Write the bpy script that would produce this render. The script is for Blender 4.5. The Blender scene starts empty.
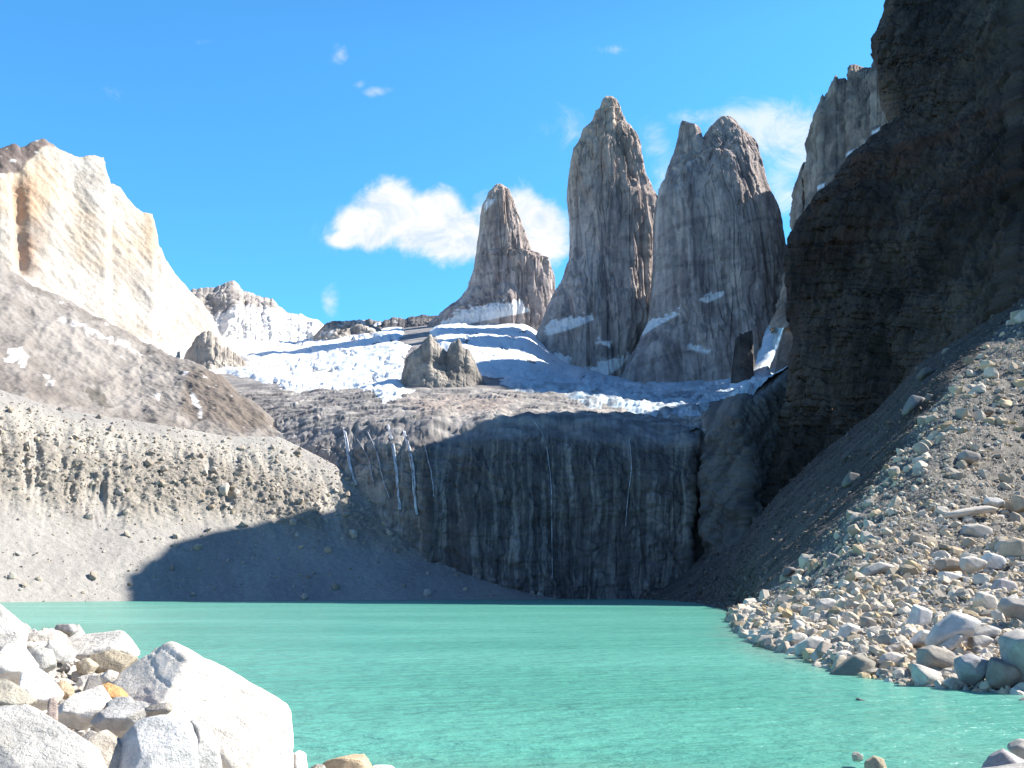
import bpy, math, random
import numpy as np
from mathutils import Matrix, Vector, Euler
R = math.radians
rng = np.random.default_rng(7)
random.seed(7)
SC = bpy.context.scene

# ------------------------------------------------------------------ camera
F = 900.0; CX, CY = 512.0, 384.0; PITCH = R(12.9); CAMZ = 6.0
cam_d = bpy.data.cameras.new("camera"); cam = bpy.data.objects.new("camera", cam_d)
SC.collection.objects.link(cam)
cam.location = (0, 0, CAMZ); cam.rotation_euler = (R(90) + PITCH, 0, 0)
cam_d.sensor_width = 36; cam_d.lens = 36 * F / 1024
cam_d.clip_start = 0.1; cam_d.clip_end = 20000
SC.camera = cam

# ------------------------------------------------------------------ sun and sky
SUN_EL, SUN_AZ = 41.0, 13.0          # azimuth counted from +X (right) towards +Y (away)
sd = Vector((math.cos(R(SUN_EL)) * math.cos(R(SUN_AZ)), math.cos(R(SUN_EL)) * math.sin(R(SUN_AZ)), math.sin(R(SUN_EL))))
sl = bpy.data.lights.new("sun", 'SUN'); sl.energy = 5.0; sl.angle = R(0.5); sl.color = (1.0, 0.965, 0.875)
so = bpy.data.objects.new("sun", sl); SC.collection.objects.link(so)
so.rotation_euler = sd.to_track_quat('Z', 'Y').to_euler(); so.location = (300, 0, 900)
EXPOSURE = 1.15
SC.view_settings.view_transform = 'Standard'; SC.view_settings.look = 'None'
SC.view_settings.gamma = 1; SC.view_settings.use_curve_mapping = False
SC.view_settings.exposure = EXPOSURE
SC.render.engine = 'CYCLES'
SC.cycles.max_bounces = 6; SC.cycles.diffuse_bounces = 3; SC.cycles.glossy_bounces = 3
SC.cycles.transmission_bounces = 2; SC.cycles.volume_bounces = 0
SC.cycles.use_denoising = True

def ray(px, py):
    px = np.asarray(px, float); py = np.asarray(py, float)
    u = (px - CX) / F; v = (CY - py) / F
    return u, math.cos(PITCH) - v * math.sin(PITCH), math.sin(PITCH) + v * math.cos(PITCH)
def w(px, py, Y):
    """the world point at distance Y along the ray through a spot of the photograph"""
    u, y, z = ray(px, py); s = Y / y
    return np.stack(np.broadcast_arrays(u * s, y * s, z * s + CAMZ), -1)

def build_world():
    wd = bpy.data.worlds.new("World"); SC.world = wd; wd.use_nodes = True
    nt = wd.node_tree; N = nt.nodes; L = nt.links
    for n in list(N): N.remove(n)
    out = N.new('ShaderNodeOutputWorld'); bg = N.new('ShaderNodeBackground')
    sky = N.new('ShaderNodeTexSky'); sky.sky_type = 'NISHITA'; sky.sun_disc = False
    sky.sun_elevation = R(SUN_EL); sky.sun_rotation = R(90 - SUN_AZ); sky.altitude = 900
    sky.air_density = 1.0; sky.dust_density = 0.15; sky.ozone_density = 2.0
    bg.inputs['Strength'].default_value = 0.108
    tint = N.new('ShaderNodeMix'); tint.data_type = 'RGBA'; tint.blend_type = 'MULTIPLY'
    tint.inputs[0].default_value = 1; tint.inputs[7].default_value = (0.47, 1.17, 1.44, 1)
    L.new(sky.outputs[0], tint.inputs[6])
    tc = N.new('ShaderNodeTexCoord'); sep = N.new('ShaderNodeSeparateXYZ'); L.new(tc.outputs['Generated'], sep.inputs[0])
    zen = N.new('ShaderNodeMapRange'); zen.inputs[1].default_value = .55; zen.inputs[2].default_value = .9; zen.inputs[3].default_value = 0; zen.inputs[4].default_value = 1
    L.new(sep.outputs[2], zen.inputs[0])
    # deeper, more violet blue towards the zenith and low in the sky opposite the peaks
    bk = N.new('ShaderNodeMapRange'); bk.inputs[1].default_value = .05; bk.inputs[2].default_value = -.5; bk.inputs[3].default_value = 0; bk.inputs[4].default_value = 1
    L.new(sep.outputs[1], bk.inputs[0])
    def shade(src, fac, c):
        m_ = N.new('ShaderNodeMix'); m_.data_type = 'RGBA'; m_.blend_type = 'MULTIPLY'; m_.inputs[7].default_value = (*c, 1)
        L.new(fac, m_.inputs[0]); L.new(src, m_.inputs[6]); return m_.outputs[2]
    deep = shade(shade(tint.outputs[2], zen.outputs[0], (.62, .36, .42)), bk.outputs[0], (.85, .55, .58))
    def M(op, a, b=None, c=None, clamp=False):
        n = N.new('ShaderNodeMath'); n.operation = op; n.use_clamp = clamp
        for i, x in enumerate((a, b, c)):
            if x is None: continue
            if isinstance(x, (int, float)): n.inputs[i].default_value = x
            else: L.new(x, n.inputs[i])
        return n.outputs[0]
    yy = M('MAXIMUM', sep.outputs[1], 0.02)
    gx = M('DIVIDE', sep.outputs[0], yy); gz = M('DIVIDE', sep.outputs[2], yy)
    comb = N.new('ShaderNodeCombineXYZ'); L.new(gx, comb.inputs[0]); L.new(gz, comb.inputs[1])
    def noise(scale, detail, rough, dist=0.0, off=0.0):
        mp = N.new('ShaderNodeMapping'); mp.inputs[1].default_value = (off, off * .7, off * .3)
        L.new(comb.outputs[0], mp.inputs[0])
        n = N.new('ShaderNodeTexNoise'); n.inputs['Scale'].default_value = scale; n.inputs['Detail'].default_value = detail
        n.inputs['Roughness'].default_value = rough; n.inputs['Distortion'].default_value = dist
        L.new(mp.outputs[0], n.inputs['Vector']); return n.outputs
    n1 = noise(9, 8, 0.62, 0.3); n2 = noise(30, 6, 0.65, 0.6, 3.1); n3 = noise(14, 8, .7, 1.2, 7.7)
    # heaped clouds, then thin wisps: (px, py, half width px, half height px, weight)
    def field(blobs):
        tot = None
        for (a, b, rx, ry, wt) in blobs:
            u, y, z = ray(a, b); sx, sz = u / y, z / y
            s = F * (y * y) ** .5
            dx = M('MULTIPLY', M('SUBTRACT', gx, float(sx)), float(F * y / rx))
            dz = M('MULTIPLY', M('SUBTRACT', gz, float(sz)), float(F * y * .92 / ry))
            d2 = M('ADD', M('MULTIPLY', dx, dx), M('MULTIPLY', dz, dz))
            g = M('MULTIPLY', M('POWER', 2.718, M('MULTIPLY', d2, -1.0)), float(wt))
            tot = g if tot is None else M('MAXIMUM', tot, g)
        return tot
    heap = field([(390, 208, 34, 30, 1.0), (370, 226, 38, 22, 1.0), (425, 222, 42, 32, 1.05), (455, 238, 38, 26, 1.0), (440, 212, 24, 22, .9),
                  (345, 238, 22, 12, .72), (515, 222, 40, 36, 1.05), (540, 235, 36, 36, 1.0), (500, 245, 40, 24, 1.0)])
    hz = M('ADD', heap, M('MULTIPLY', M('SUBTRACT', n1[0], .5), .95))
    hz = M('ADD', hz, M('MULTIPLY', M('SUBTRACT', n2[0], .5), .55))
    mr = N.new('ShaderNodeMapRange'); mr.interpolation_type = 'SMOOTHSTEP'
    mr.inputs[1].default_value = .25; mr.inputs[2].default_value = .66; L.new(hz, mr.inputs[0])
    thin = field([(341, 54, 11, 12, .62), (378, 91, 17, 7, .75), (360, 84, 10, 6, .5), (329, 300, 12, 17, .62), (345, 235, 40, 20, .5), (570, 128, 34, 26, .45),
                  (655, 140, 22, 26, .62), (665, 175, 26, 40, .5), (780, 132, 60, 34, .98), (735, 122, 44, 16, .8), (800, 150, 40, 40, .8),
                  (785, 190, 28, 34, .72), (700, 118, 40, 12, .62), (610, 50, 16, 7, .4), (205, 42, 20, 7, .3), (120, 95, 60, 14, .25)])
    tz = M('ADD', thin, M('MULTIPLY', M('SUBTRACT', n3[0], .5), 1.1))
    mr2 = N.new('ShaderNodeMapRange'); mr2.interpolation_type = 'SMOOTHSTEP'; mr2.inputs[4].default_value = .72
    mr2.inputs[1].default_value = .22; mr2.inputs[2].default_value = .95; L.new(tz, mr2.inputs[0])
    m = M('MAXIMUM', mr.outputs[0], M('MULTIPLY', mr2.outputs[0], M('GREATER_THAN', thin, .02)), clamp=True)
    ccol = N.new('ShaderNodeMix'); ccol.data_type = 'RGBA'
    ccol.inputs[6].default_value = (3.0, 3.55, 4.2, 1); ccol.inputs[7].default_value = (4.5, 4.5, 4.5, 1)
    cm = N.new('ShaderNodeMapRange'); cm.inputs[1].default_value = .36; cm.inputs[2].default_value = .58; L.new(n3[0], cm.inputs[0]); L.new(cm.outputs[0], ccol.inputs[0])
    mix = N.new('ShaderNodeMix'); mix.data_type = 'RGBA'
    L.new(m, mix.inputs[0]); L.new(deep, mix.inputs[6]); L.new(ccol.outputs[2], mix.inputs[7])
    L.new(mix.outputs[2], bg.inputs[0]); L.new(bg.outputs[0], out.inputs[0])
build_world()

# ------------------------------------------------------------------ noise
_p = rng.permutation(256).astype(np.int32); _p = np.concatenate([_p, _p, _p])
_g = rng.normal(size=(256, 3)).astype(np.float32); _g /= np.linalg.norm(_g, axis=1, keepdims=True)
def perlin(x, y, z):
    sh = np.broadcast(x, y, z).shape
    x, y, z = [np.broadcast_to(np.asarray(a, np.float32), sh).ravel() for a in (x, y, z)]
    xi = np.floor(x); yi = np.floor(y); zi = np.floor(z)
    fx = x - xi; fy = y - yi; fz = z - zi
    xi = xi.astype(np.int32) & 255; yi = yi.astype(np.int32) & 255; zi = zi.astype(np.int32) & 255
    u = fx * fx * fx * (fx * (fx * 6 - 15) + 10); v = fy * fy * fy * (fy * (fy * 6 - 15) + 10); t = fz * fz * fz * (fz * (fz * 6 - 15) + 10)
    def c(i, j, k):
        h = _p[_p[_p[xi + i] + yi + j] + zi + k]
        g = _g[h]
        return g[:, 0] * (fx - i) + g[:, 1] * (fy - j) + g[:, 2] * (fz - k)
    a = c(0, 0, 0) * (1 - u) + c(1, 0, 0) * u; b = c(0, 1, 0) * (1 - u) + c(1, 1, 0) * u
    d = c(0, 0, 1) * (1 - u) + c(1, 0, 1) * u; e = c(0, 1, 1) * (1 - u) + c(1, 1, 1) * u
    return (((a * (1 - v) + b * v) * (1 - t) + (d * (1 - v) + e * v) * t) * 1.6).reshape(sh)
def fbm(x, y, z, octv=5, gain=.5, ridged=False):
    s = 0; amp = 1; tot = 0; f = 1
    for i in range(octv):
        n = perlin(x * f + 17.3 * i, y * f + 5.1 * i, z * f + 9.7 * i)
        if ridged: n = 1 - 2 * np.abs(n)
        s = s + n * amp; tot += amp; amp *= gain; f *= 2.03
    return s / tot
def sstep(a, b, x):
    t = np.clip((x - a) / (b - a), 0, 1); return t * t * (3 - 2 * t)
def I(x, *pairs):
    """polyline through (x, value) pairs"""
    xs = [p[0] for p in pairs]; ys = [p[1] for p in pairs]
    return np.interp(x, xs, ys)
def mixc(a, b, t):
    a = np.asarray(a, np.float32); b = np.asarray(b, np.float32)
    return a + (b - a) * np.asarray(t)[..., None]
def inpoly(x, y, poly):
    """signed, soft: distance in px to the outline, positive inside"""
    n = len(poly); inside = np.zeros(x.shape, bool); d = np.full(x.shape, 1e9)
    for i in range(n):
        x0, y0 = poly[i]; x1, y1 = poly[(i + 1) % n]
        cond = ((y0 > y) != (y1 > y))
        xs = (x1 - x0) * (y - y0) / ((y1 - y0) if y1 != y0 else 1e-9) + x0
        inside ^= cond & (x < xs)
        dx, dy = x1 - x0, y1 - y0
        t = np.clip(((x - x0) * dx + (y - y0) * dy) / (dx * dx + dy * dy + 1e-9), 0, 1)
        d = np.minimum(d, np.hypot(x - x0 - t * dx, y - y0 - t * dy))
    return np.where(inside, d, -d)

# ------------------------------------------------------------------ meshes and materials
def make_mesh(name, V, Fq, col=None, smooth=True):
    V = np.ascontiguousarray(V, np.float32); Fq = np.ascontiguousarray(Fq, np.int32)
    me = bpy.data.meshes.new(name); k = Fq.shape[1]
    me.vertices.add(len(V)); me.vertices.foreach_set('co', V.ravel())
    me.loops.add(Fq.size); me.loops.foreach_set('vertex_index', Fq.ravel())
    me.polygons.add(len(Fq)); me.polygons.foreach_set('loop_start', np.arange(0, Fq.size, k, dtype=np.int32))
    me.polygons.foreach_set('loop_total', np.full(len(Fq), k, np.int32))
    me.update(calc_edges=True)
    me.polygons.foreach_set('use_smooth', np.full(len(Fq), smooth))
    if col is not None:
        at = me.color_attributes.new('Col', 'FLOAT_COLOR', 'POINT')
        if name not in ('lake', 'glacier', 'snow_gully'): col = col * np.array((1.025, .985, .955), np.float32)
        c = np.ones((len(V), 4), np.float32); c[:, :3] = np.clip(col.reshape(-1, 3), 0, 1)
        at.data.foreach_set('color', c.ravel())
    return me
def grid_faces(nv, nu, wrap=False):
    i = np.arange(nv - 1)[:, None] * nu; j = np.arange(nu if wrap else nu - 1)[None, :]
    j2 = (j + 1) % nu
    return np.stack([i + j, i + j2, i + nu + j2, i + nu + j], -1).reshape(-1, 4)
def link(name, me, mat=None, parent=None, **props):
    o = bpy.data.objects.new(name, me); SC.collection.objects.link(o)
    if mat: me.materials.clear(); me.materials.append(mat)
    if parent: o.parent = parent
    for k, v in props.items(): o[k] = v
    return o
def rock_mat(name, scales=((1.0, .25), (6.0, .25)), bump=((1.5, .4),), rough=.92, objvar=0.0, base=None, spec=.25, attr=True):
    """albedo = the surface's own colour varied by noises; bump in metres"""
    m = bpy.data.materials.new(name); m.use_nodes = True; nt = m.node_tree; N = nt.nodes; L = nt.links
    b = N['Principled BSDF']; b.inputs['Roughness'].default_value = rough
    b.inputs['Specular IOR Level'].default_value = spec
    tc = N.new('ShaderNodeTexCoord')
    if attr:
        a = N.new('ShaderNodeAttribute'); a.attribute_name = 'Col'; c = a.outputs['Color']
        if base: 
            mm = N.new('ShaderNodeMix'); mm.data_type = 'RGBA'; mm.blend_type = 'MULTIPLY'; mm.inputs[0].default_value = 1
            mm.inputs[7].default_value = (*base, 1); L.new(c, mm.inputs[6]); c = mm.outputs[2]
    else:
        rgb = N.new('ShaderNodeRGB'); rgb.outputs[0].default_value = (*base, 1); c = rgb.outputs[0]
    for sc_, amt in scales:
        n = N.new('ShaderNodeTexNoise'); n.inputs['Scale'].default_value = sc_; n.inputs['Detail'].default_value = 5; n.inputs['Roughness'].default_value = .65
        L.new(tc.outputs['Object'], n.inputs['Vector'])
        mr = N.new('ShaderNodeMapRange'); mr.inputs[1].default_value = .25; mr.inputs[2].default_value = .75
        mr.inputs[3].default_value = 1 - amt; mr.inputs[4].default_value = 1 + amt
        L.new(n.outputs[0], mr.inputs[0])
        mu = N.new('ShaderNodeVectorMath'); mu.operation = 'SCALE'; L.new(c, mu.inputs[0]); L.new(mr.outputs[0], mu.inputs['Scale']); c = mu.outputs[0]
    if objvar:
        oi = N.new('ShaderNodeObjectInfo'); mr = N.new('ShaderNodeMapRange')
        mr.inputs[3].default_value = 1 - objvar; mr.inputs[4].default_value = 1 + objvar
        L.new(oi.outputs['Random'], mr.inputs[0])
        mu = N.new('ShaderNodeVectorMath'); mu.operation = 'SCALE'; L.new(c, mu.inputs[0]); L.new(mr.outputs[0], mu.inputs['Scale']); c = mu.outputs[0]
        ad = N.new('ShaderNodeHueSaturation'); mr3 = N.new('ShaderNodeMapRange'); mr3.inputs[3].default_value = .5; mr3.inputs[4].default_value = 1.35
        wn = N.new('ShaderNodeTexWhiteNoise'); wn.noise_dimensions = '1D'; L.new(oi.outputs['Random'], wn.inputs['W'])
        L.new(wn.outputs['Value'], mr3.inputs[0]); L.new(mr3.outputs[0], ad.inputs['Saturation']); L.new(c, ad.inputs['Color']); c = ad.outputs[0]
    L.new(c, b.inputs['Base Color'])
    prev = None
    for sc_, dist in bump:
        n = N.new('ShaderNodeTexNoise'); n.inputs['Scale'].default_value = sc_; n.inputs['Detail'].default_value = 6; n.inputs['Roughness'].default_value = .7
        L.new(tc.outputs['Object'], n.inputs['Vector'])
        bp = N.new('ShaderNodeBump'); bp.inputs['Distance'].default_value = dist; bp.inputs['Strength'].default_value = 1
        L.new(n.outputs[0], bp.inputs['Height'])
        if prev: L.new(prev, bp.inputs['Normal'])
        prev = bp.outputs[0]
    if prev: L.new(prev, b.inputs['Normal'])
    return m

M_FAR = rock_mat('granite_far', ((.12, .14), (.5, .16)), ((.12, 2.0), (.5, .9)))
M_TALUS = rock_mat('scree_surface', ((.35, .16), (1.6, .22)), ((.8, .55),))
M_CLIFF = rock_mat('cliff_rock', ((.1, .2), (.6, .25)), ((.2, 1.5),))
M_WALL = rock_mat('wet_granite', ((.15, .15), (.8, .18)), ((.3, .7),), rough=.75, spec=.35)
M_BANK = rock_mat('bank_gravel', ((.8, .2), (4, .3)), ((2.5, .18),))
M_SNOW = rock_mat('snow_and_ice', ((.3, .05),), ((.12, .5),), rough=.6)
M_ROCK = rock_mat('pale_boulder_stone', ((1.2, .14), (7, .14), (45, .10)), ((4, .09), (22, .03)), objvar=.12)
M_ROCK_SMALL = rock_mat('rubble_stone', ((2.0, .12),), ((5, .06),))
M_FALL = rock_mat('falling_water', ((.6, .3),), (), attr=False, base=(.66, .68, .72), rough=.4)

def normals(P):
    du = np.gradient(P, axis=1); dv = np.gradient(P, axis=0)
    n = np.cross(du, dv); return n / (np.linalg.norm(n, axis=-1, keepdims=True) + 1e-9)

class Sheet: pass
def curtain(px, rows, segs):
    """surface through rows of (py or None, Y, z): each row follows the columns px; py is used unless z is given"""
    C = []
    for (py, Y, z) in rows:
        Y = np.broadcast_to(np.asarray(Y, float), px.shape)
        if z is None: C.append(w(px, py, Y))
        else:
            z = np.broadcast_to(np.asarray(z, float), px.shape)
            # same viewing column: x from px at that depth and height
            u = (px - CX) / F
            zz = (z - CAMZ)
            s = zz * math.sin(PITCH) + Y * math.cos(PITCH)
            C.append(np.stack([u * s, Y, z], -1))
    C = np.array(C); K = len(C); out = []
    for k in range(K - 1):
        p0 = C[max(k - 1, 0)]; p1 = C[k]; p2 = C[k + 1]; p3 = C[min(k + 2, K - 1)]
        t = np.linspace(0, 1, segs[k], endpoint=(k == K - 2))[:, None, None]
        # centripetal-ish: damped tangents keep folds tight
        m1 = .35 * (p2 - p0); m2 = .35 * (p3 - p1)
        d = np.linalg.norm(p2 - p1, axis=-1, keepdims=True)
        for m_ in (m1, m2):
            l = np.linalg.norm(m_, axis=-1, keepdims=True); m_ *= np.minimum(1, d * .8 / (l + 1e-9))
        out.append((2 * t**3 - 3 * t**2 + 1) * p1 + (t**3 - 2 * t**2 + t) * m1 + (-2 * t**3 + 3 * t**2) * p2 + (t**3 - t**2) * m2)
    return np.concatenate(out, 0)
def to_px(P):
    x, y, z = P[..., 0], P[..., 1], P[..., 2] - CAMZ
    d = y * math.cos(PITCH) + z * math.sin(PITCH); v = -y * math.sin(PITCH) + z * math.cos(PITCH)
    return CX + F * x / d, CY - F * v / d

# ================================================================== LARGE STRUCTURE
# ---- lake
def build_lake():
    ys = np.concatenate([np.geomspace(3, 760, 170)]); xs = np.linspace(-1, 1, 161)
    Y, X = np.meshgrid(ys, xs, indexing='ij'); W = 40 + Y * .95
    P = np.stack([X * W, Y, np.zeros_like(Y)], -1)
    shore_x = I(Y, (3, 60), (40, 44), (57, 33), (71, 27), (127, 33), (200, 52), (264, 66), (420, 90), (760, 110))
    d_right = shore_x - P[..., 0]
    d_near = Y - I(P[..., 0], (-30, 45), (-12, 30), (0, 27), (12, 27), (30, 33), (60, 60))
    n = fbm(P[..., 0] * .08, Y * .08, 0.3, 4)
    sh = 1 - sstep(0, 9, np.minimum(d_right, d_near) + n * 6)
    big = fbm(P[..., 0] * .012, Y * .03, 2.2, 4)
    # suspended silt: greyer in the shallows, greener in the middle
    deep = mixc((.082, .295, .228), (.125, .375, .30), sstep(-.5, .5, big))
    col = mixc(deep, (.17, .27, .22), sh * .8)
    m = bpy.data.materials.new('glacial_water'); m.use_nodes = True; nt = m.node_tree; N = nt.nodes; L = nt.links
    b = N['Principled BSDF']; b.inputs['Roughness'].default_value = .22; b.inputs['IOR'].default_value = 1.33
    b.inputs['Specular IOR Level'].default_value = .28
    a = N.new('ShaderNodeAttribute'); a.attribute_name = 'Col'
    tc = N.new('ShaderNodeTexCoord')
    def nz(scale, sx, sy, det):
        mp = N.new('ShaderNodeMapping'); mp.inputs['Scale'].default_value = (sx, sy, 1); L.new(tc.outputs['Object'], mp.inputs[0])
        n_ = N.new('ShaderNodeTexNoise'); n_.inputs['Scale'].default_value = scale; n_.inputs['Detail'].default_value = det
        n_.inputs['Roughness'].default_value = .6; L.new(mp.outputs[0], n_.inputs['Vector']); return n_.outputs[0]
    h1 = nz(.9, .55, 1, 5); h2 = nz(.16, .35, 1, 4); h3 = nz(4.5, .7, 1, 3)
    prev = None
    for h, dist in ((h2, 1.6), (h1, .5), (h3, .05)):
        bp = N.new('ShaderNodeBump'); bp.inputs['Distance'].default_value = dist; L.new(h, bp.inputs['Height'])
        if prev: L.new(prev, bp.inputs['Normal'])
        prev = bp.outputs[0]
    L.new(prev, b.inputs['Normal']); L.new(a.outputs['Color'], b.inputs['Base Color'])
    link('lake', make_mesh('lake', P.reshape(-1, 3), grid_faces(*Y.shape), col), m, kind='structure',
         label='turquoise milky glacial lake filling the cirque')
build_lake()

# ---- left moraine face
def build_moraine():
    px = np.linspace(-330, 600, 760)
    Yb = I(px, (-330, 330), (0, 470), (200, 540), (400, 590), (560, 622), (600, 630))
    crest = I(px, (-330, 318), (-100, 365), (0, 390), (30, 399), (60, 408), (120, 420), (175, 429), (230, 435), (278, 437), (330, 463), (380, 492), (430, 521), (480, 556), (540, 593), (600, 612))
    Yc = I(px, (-330, 470), (0, 610), (140, 660), (278, 705), (430, 700), (540, 660), (600, 650))
    mid = crest + (598 - crest) * .52
    P = curtain(px, [(None, Yb - 12, -6.), (None, Yb, 0.), (mid, Yb + (Yc - Yb) * .50, None), (crest, Yc, None), (None, Yc + 45, w(px, crest, Yc)[..., 2] - 22), (None, Yc + 160, w(px, crest, Yc)[..., 2] - 70)],
                [6, 200, 210, 40, 20])
    qx, qy = to_px(P)
    n = normals(P)
    n *= np.sign(n[..., 2:3] + 1e-9)
    s = P[..., 0] * .886 + P[..., 1] * .463; t = -P[..., 0] * .463 + P[..., 1] * .886; z = P[..., 2]
    top = w(px, crest, Yc)[..., 2][None, :]
    rel = z / np.maximum(top, 4)
    upper = sstep(.28, .52, rel + .10 * fbm(s * .03, t * .01, 1.1, 3)) * sstep(1.0, .82, rel) * sstep(20, 60, top)
    gul = fbm(s * .055, t * .012, z * .012, 4, .55, True)
    lumps = fbm(P[..., 0] * .10, P[..., 1] * .10, z * .10, 5, .62, True)
    band = np.exp(-((rel - .58 - .12 * fbm(s * .02, 0.5, 2.2, 2)) / .17) ** 2) * sstep(20, 60, top)
    crag = sstep(.02, .5, gul + .25 * fbm(s * .12, z * .08, 5.5, 3)) * band
    d = upper * (gul * 2.6) + crag * (lumps * 4.2 + 1.0) + fbm(P[..., 0] * .2, P[..., 1] * .2, z * .2, 4, .6) * .7 + fbm(s * .01, t * .01, 8.8, 3) * 4 * sstep(0, .3, rel)
    d = d * sstep(-2, 6, z)
    P = P + n * d[..., None]
    tone = fbm(s * .018, t * .005, z * .02, 4); fine = fbm(s * .25, t * .05, z * .1, 4, .6)
    col = mixc((.275, .262, .255), (.36, .35, .33), sstep(-.5, .5, tone + .4 * upper))
    col = mixc(col, (.40, .37, .32), sstep(.2, .8, upper) * .3)
    col = mixc(col, (.20, .175, .15), np.clip(crag * 1.1 * sstep(-.2, .5, lumps), 0, .6))
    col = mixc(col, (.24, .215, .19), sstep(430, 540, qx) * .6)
    col = col * (1 + .16 * fine[..., None])
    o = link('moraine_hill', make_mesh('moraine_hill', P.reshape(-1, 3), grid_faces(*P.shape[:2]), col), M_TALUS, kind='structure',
             label='pale grooved moraine slope falling to the lake on the left')
    return P, n, qx, qy, rel
MOR = build_moraine()

# ---- brown slope above and behind the moraine
def build_brown():
    px = np.linspace(-380, 345, 560)
    top = I(px, (-380, 120), (-100, 218), (0, 268), (30, 288), (60, 303), (100, 323), (140, 343), (180, 362), (210, 376), (232, 390), (255, 408), (275, 430), (300, 452), (345, 480))
    Yt = I(px, (-380, 760), (0, 900), (140, 940), (240, 880), (345, 800))
    low = I(px, (-380, 350), (0, 420), (120, 450), (278, 470), (345, 500))
    Yl = I(px, (-380, 500), (0, 640), (140, 690), (278, 735), (345, 735))
    zt = w(px, top, Yt)[..., 2]
    P = curtain(px, [(low + 30, Yl, None), (low, Yl + 10, None), (low + (top - low) * .5, Yl + (Yt - Yl) * .52, None), (top, Yt, None), (None, Yt + 60, zt - 60), (None, Yt + 200, zt - 240)],
                [4, 170, 170, 30, 12])
    qx, qy = to_px(P); n = normals(P); n *= np.sign(n[..., 2:3] + 1e-9)
    x, y, z = P[..., 0], P[..., 1], P[..., 2]
    s = x * .88 + y * .47
    g = fbm(s * .018, z * .012, y * .006, 5, .55, True); f = fbm(x * .05, y * .05, z * .05, 5, .6)
    P = P + n * (g * 7 + f * 4)[..., None]
    tone = fbm(s * .012, z * .02, 3.3, 5, .6)
    col = mixc((.165, .148, .138), (.31, .29, .275), sstep(-.45, .5, tone + .35 * f))
    col = mixc(col, (.30, .28, .265), sstep(40, -30, inpoly(qx, qy, [(-400, 300), (0, 300), (120, 372), (215, 405), (300, 440), (300, 500), (-400, 500)])) * sstep(-.3, .5, f) * .7)
    col = mixc(col, (.165, .138, .12), sstep(-4, 6, inpoly(qx + 6 * f, qy + 6 * f, [(185, 372), (215, 372), (250, 405), (278, 432), (230, 436), (180, 418)])) * .8)
    sn = fbm(qx * .11, qy * .16, 7.1, 3)
    spots = np.zeros_like(qx)
    for poly in ([(8, 352), (20, 350), (30, 366), (22, 372), (2, 362)], [(40, 376), (52, 380), (54, 390), (44, 388)], [(187, 380), (196, 400), (206, 420), (200, 424), (190, 402)],
                 [(150, 392), (160, 400), (158, 404), (146, 398)], [(60, 318), (112, 340), (150, 358), (140, 360), (90, 338), (56, 322)]):
        spots = np.maximum(spots, sstep(-1.5, 1.5, inpoly(qx, qy, poly) + sn * 7 - 2))
    spots = np.maximum(spots, sstep(.42, .52, sn + .15 * f) * sstep(0, 30, top[None, :] + 45 - qy) * .9)
    col = mixc(col, (.70, .70, .72), np.clip(spots, 0, 1))
    dark = sstep(-1, 1, inpoly(qx, qy, [(85, 388), (97, 392), (112, 408), (104, 412), (88, 398)]) + sn * 4)
    col = mixc(col, (.07, .065, .055), dark * .7)
    link('brown_hill', make_mesh('brown_hill', P.reshape(-1, 3), grid_faces(*P.shape[:2]), col), M_TALUS, kind='structure',
         label='brown scree shoulder flecked with snow above the moraine')
build_brown()

def jag(px, amp, f, seed): return amp * fbm(px * f, seed, .5, 4, .6)

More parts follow.
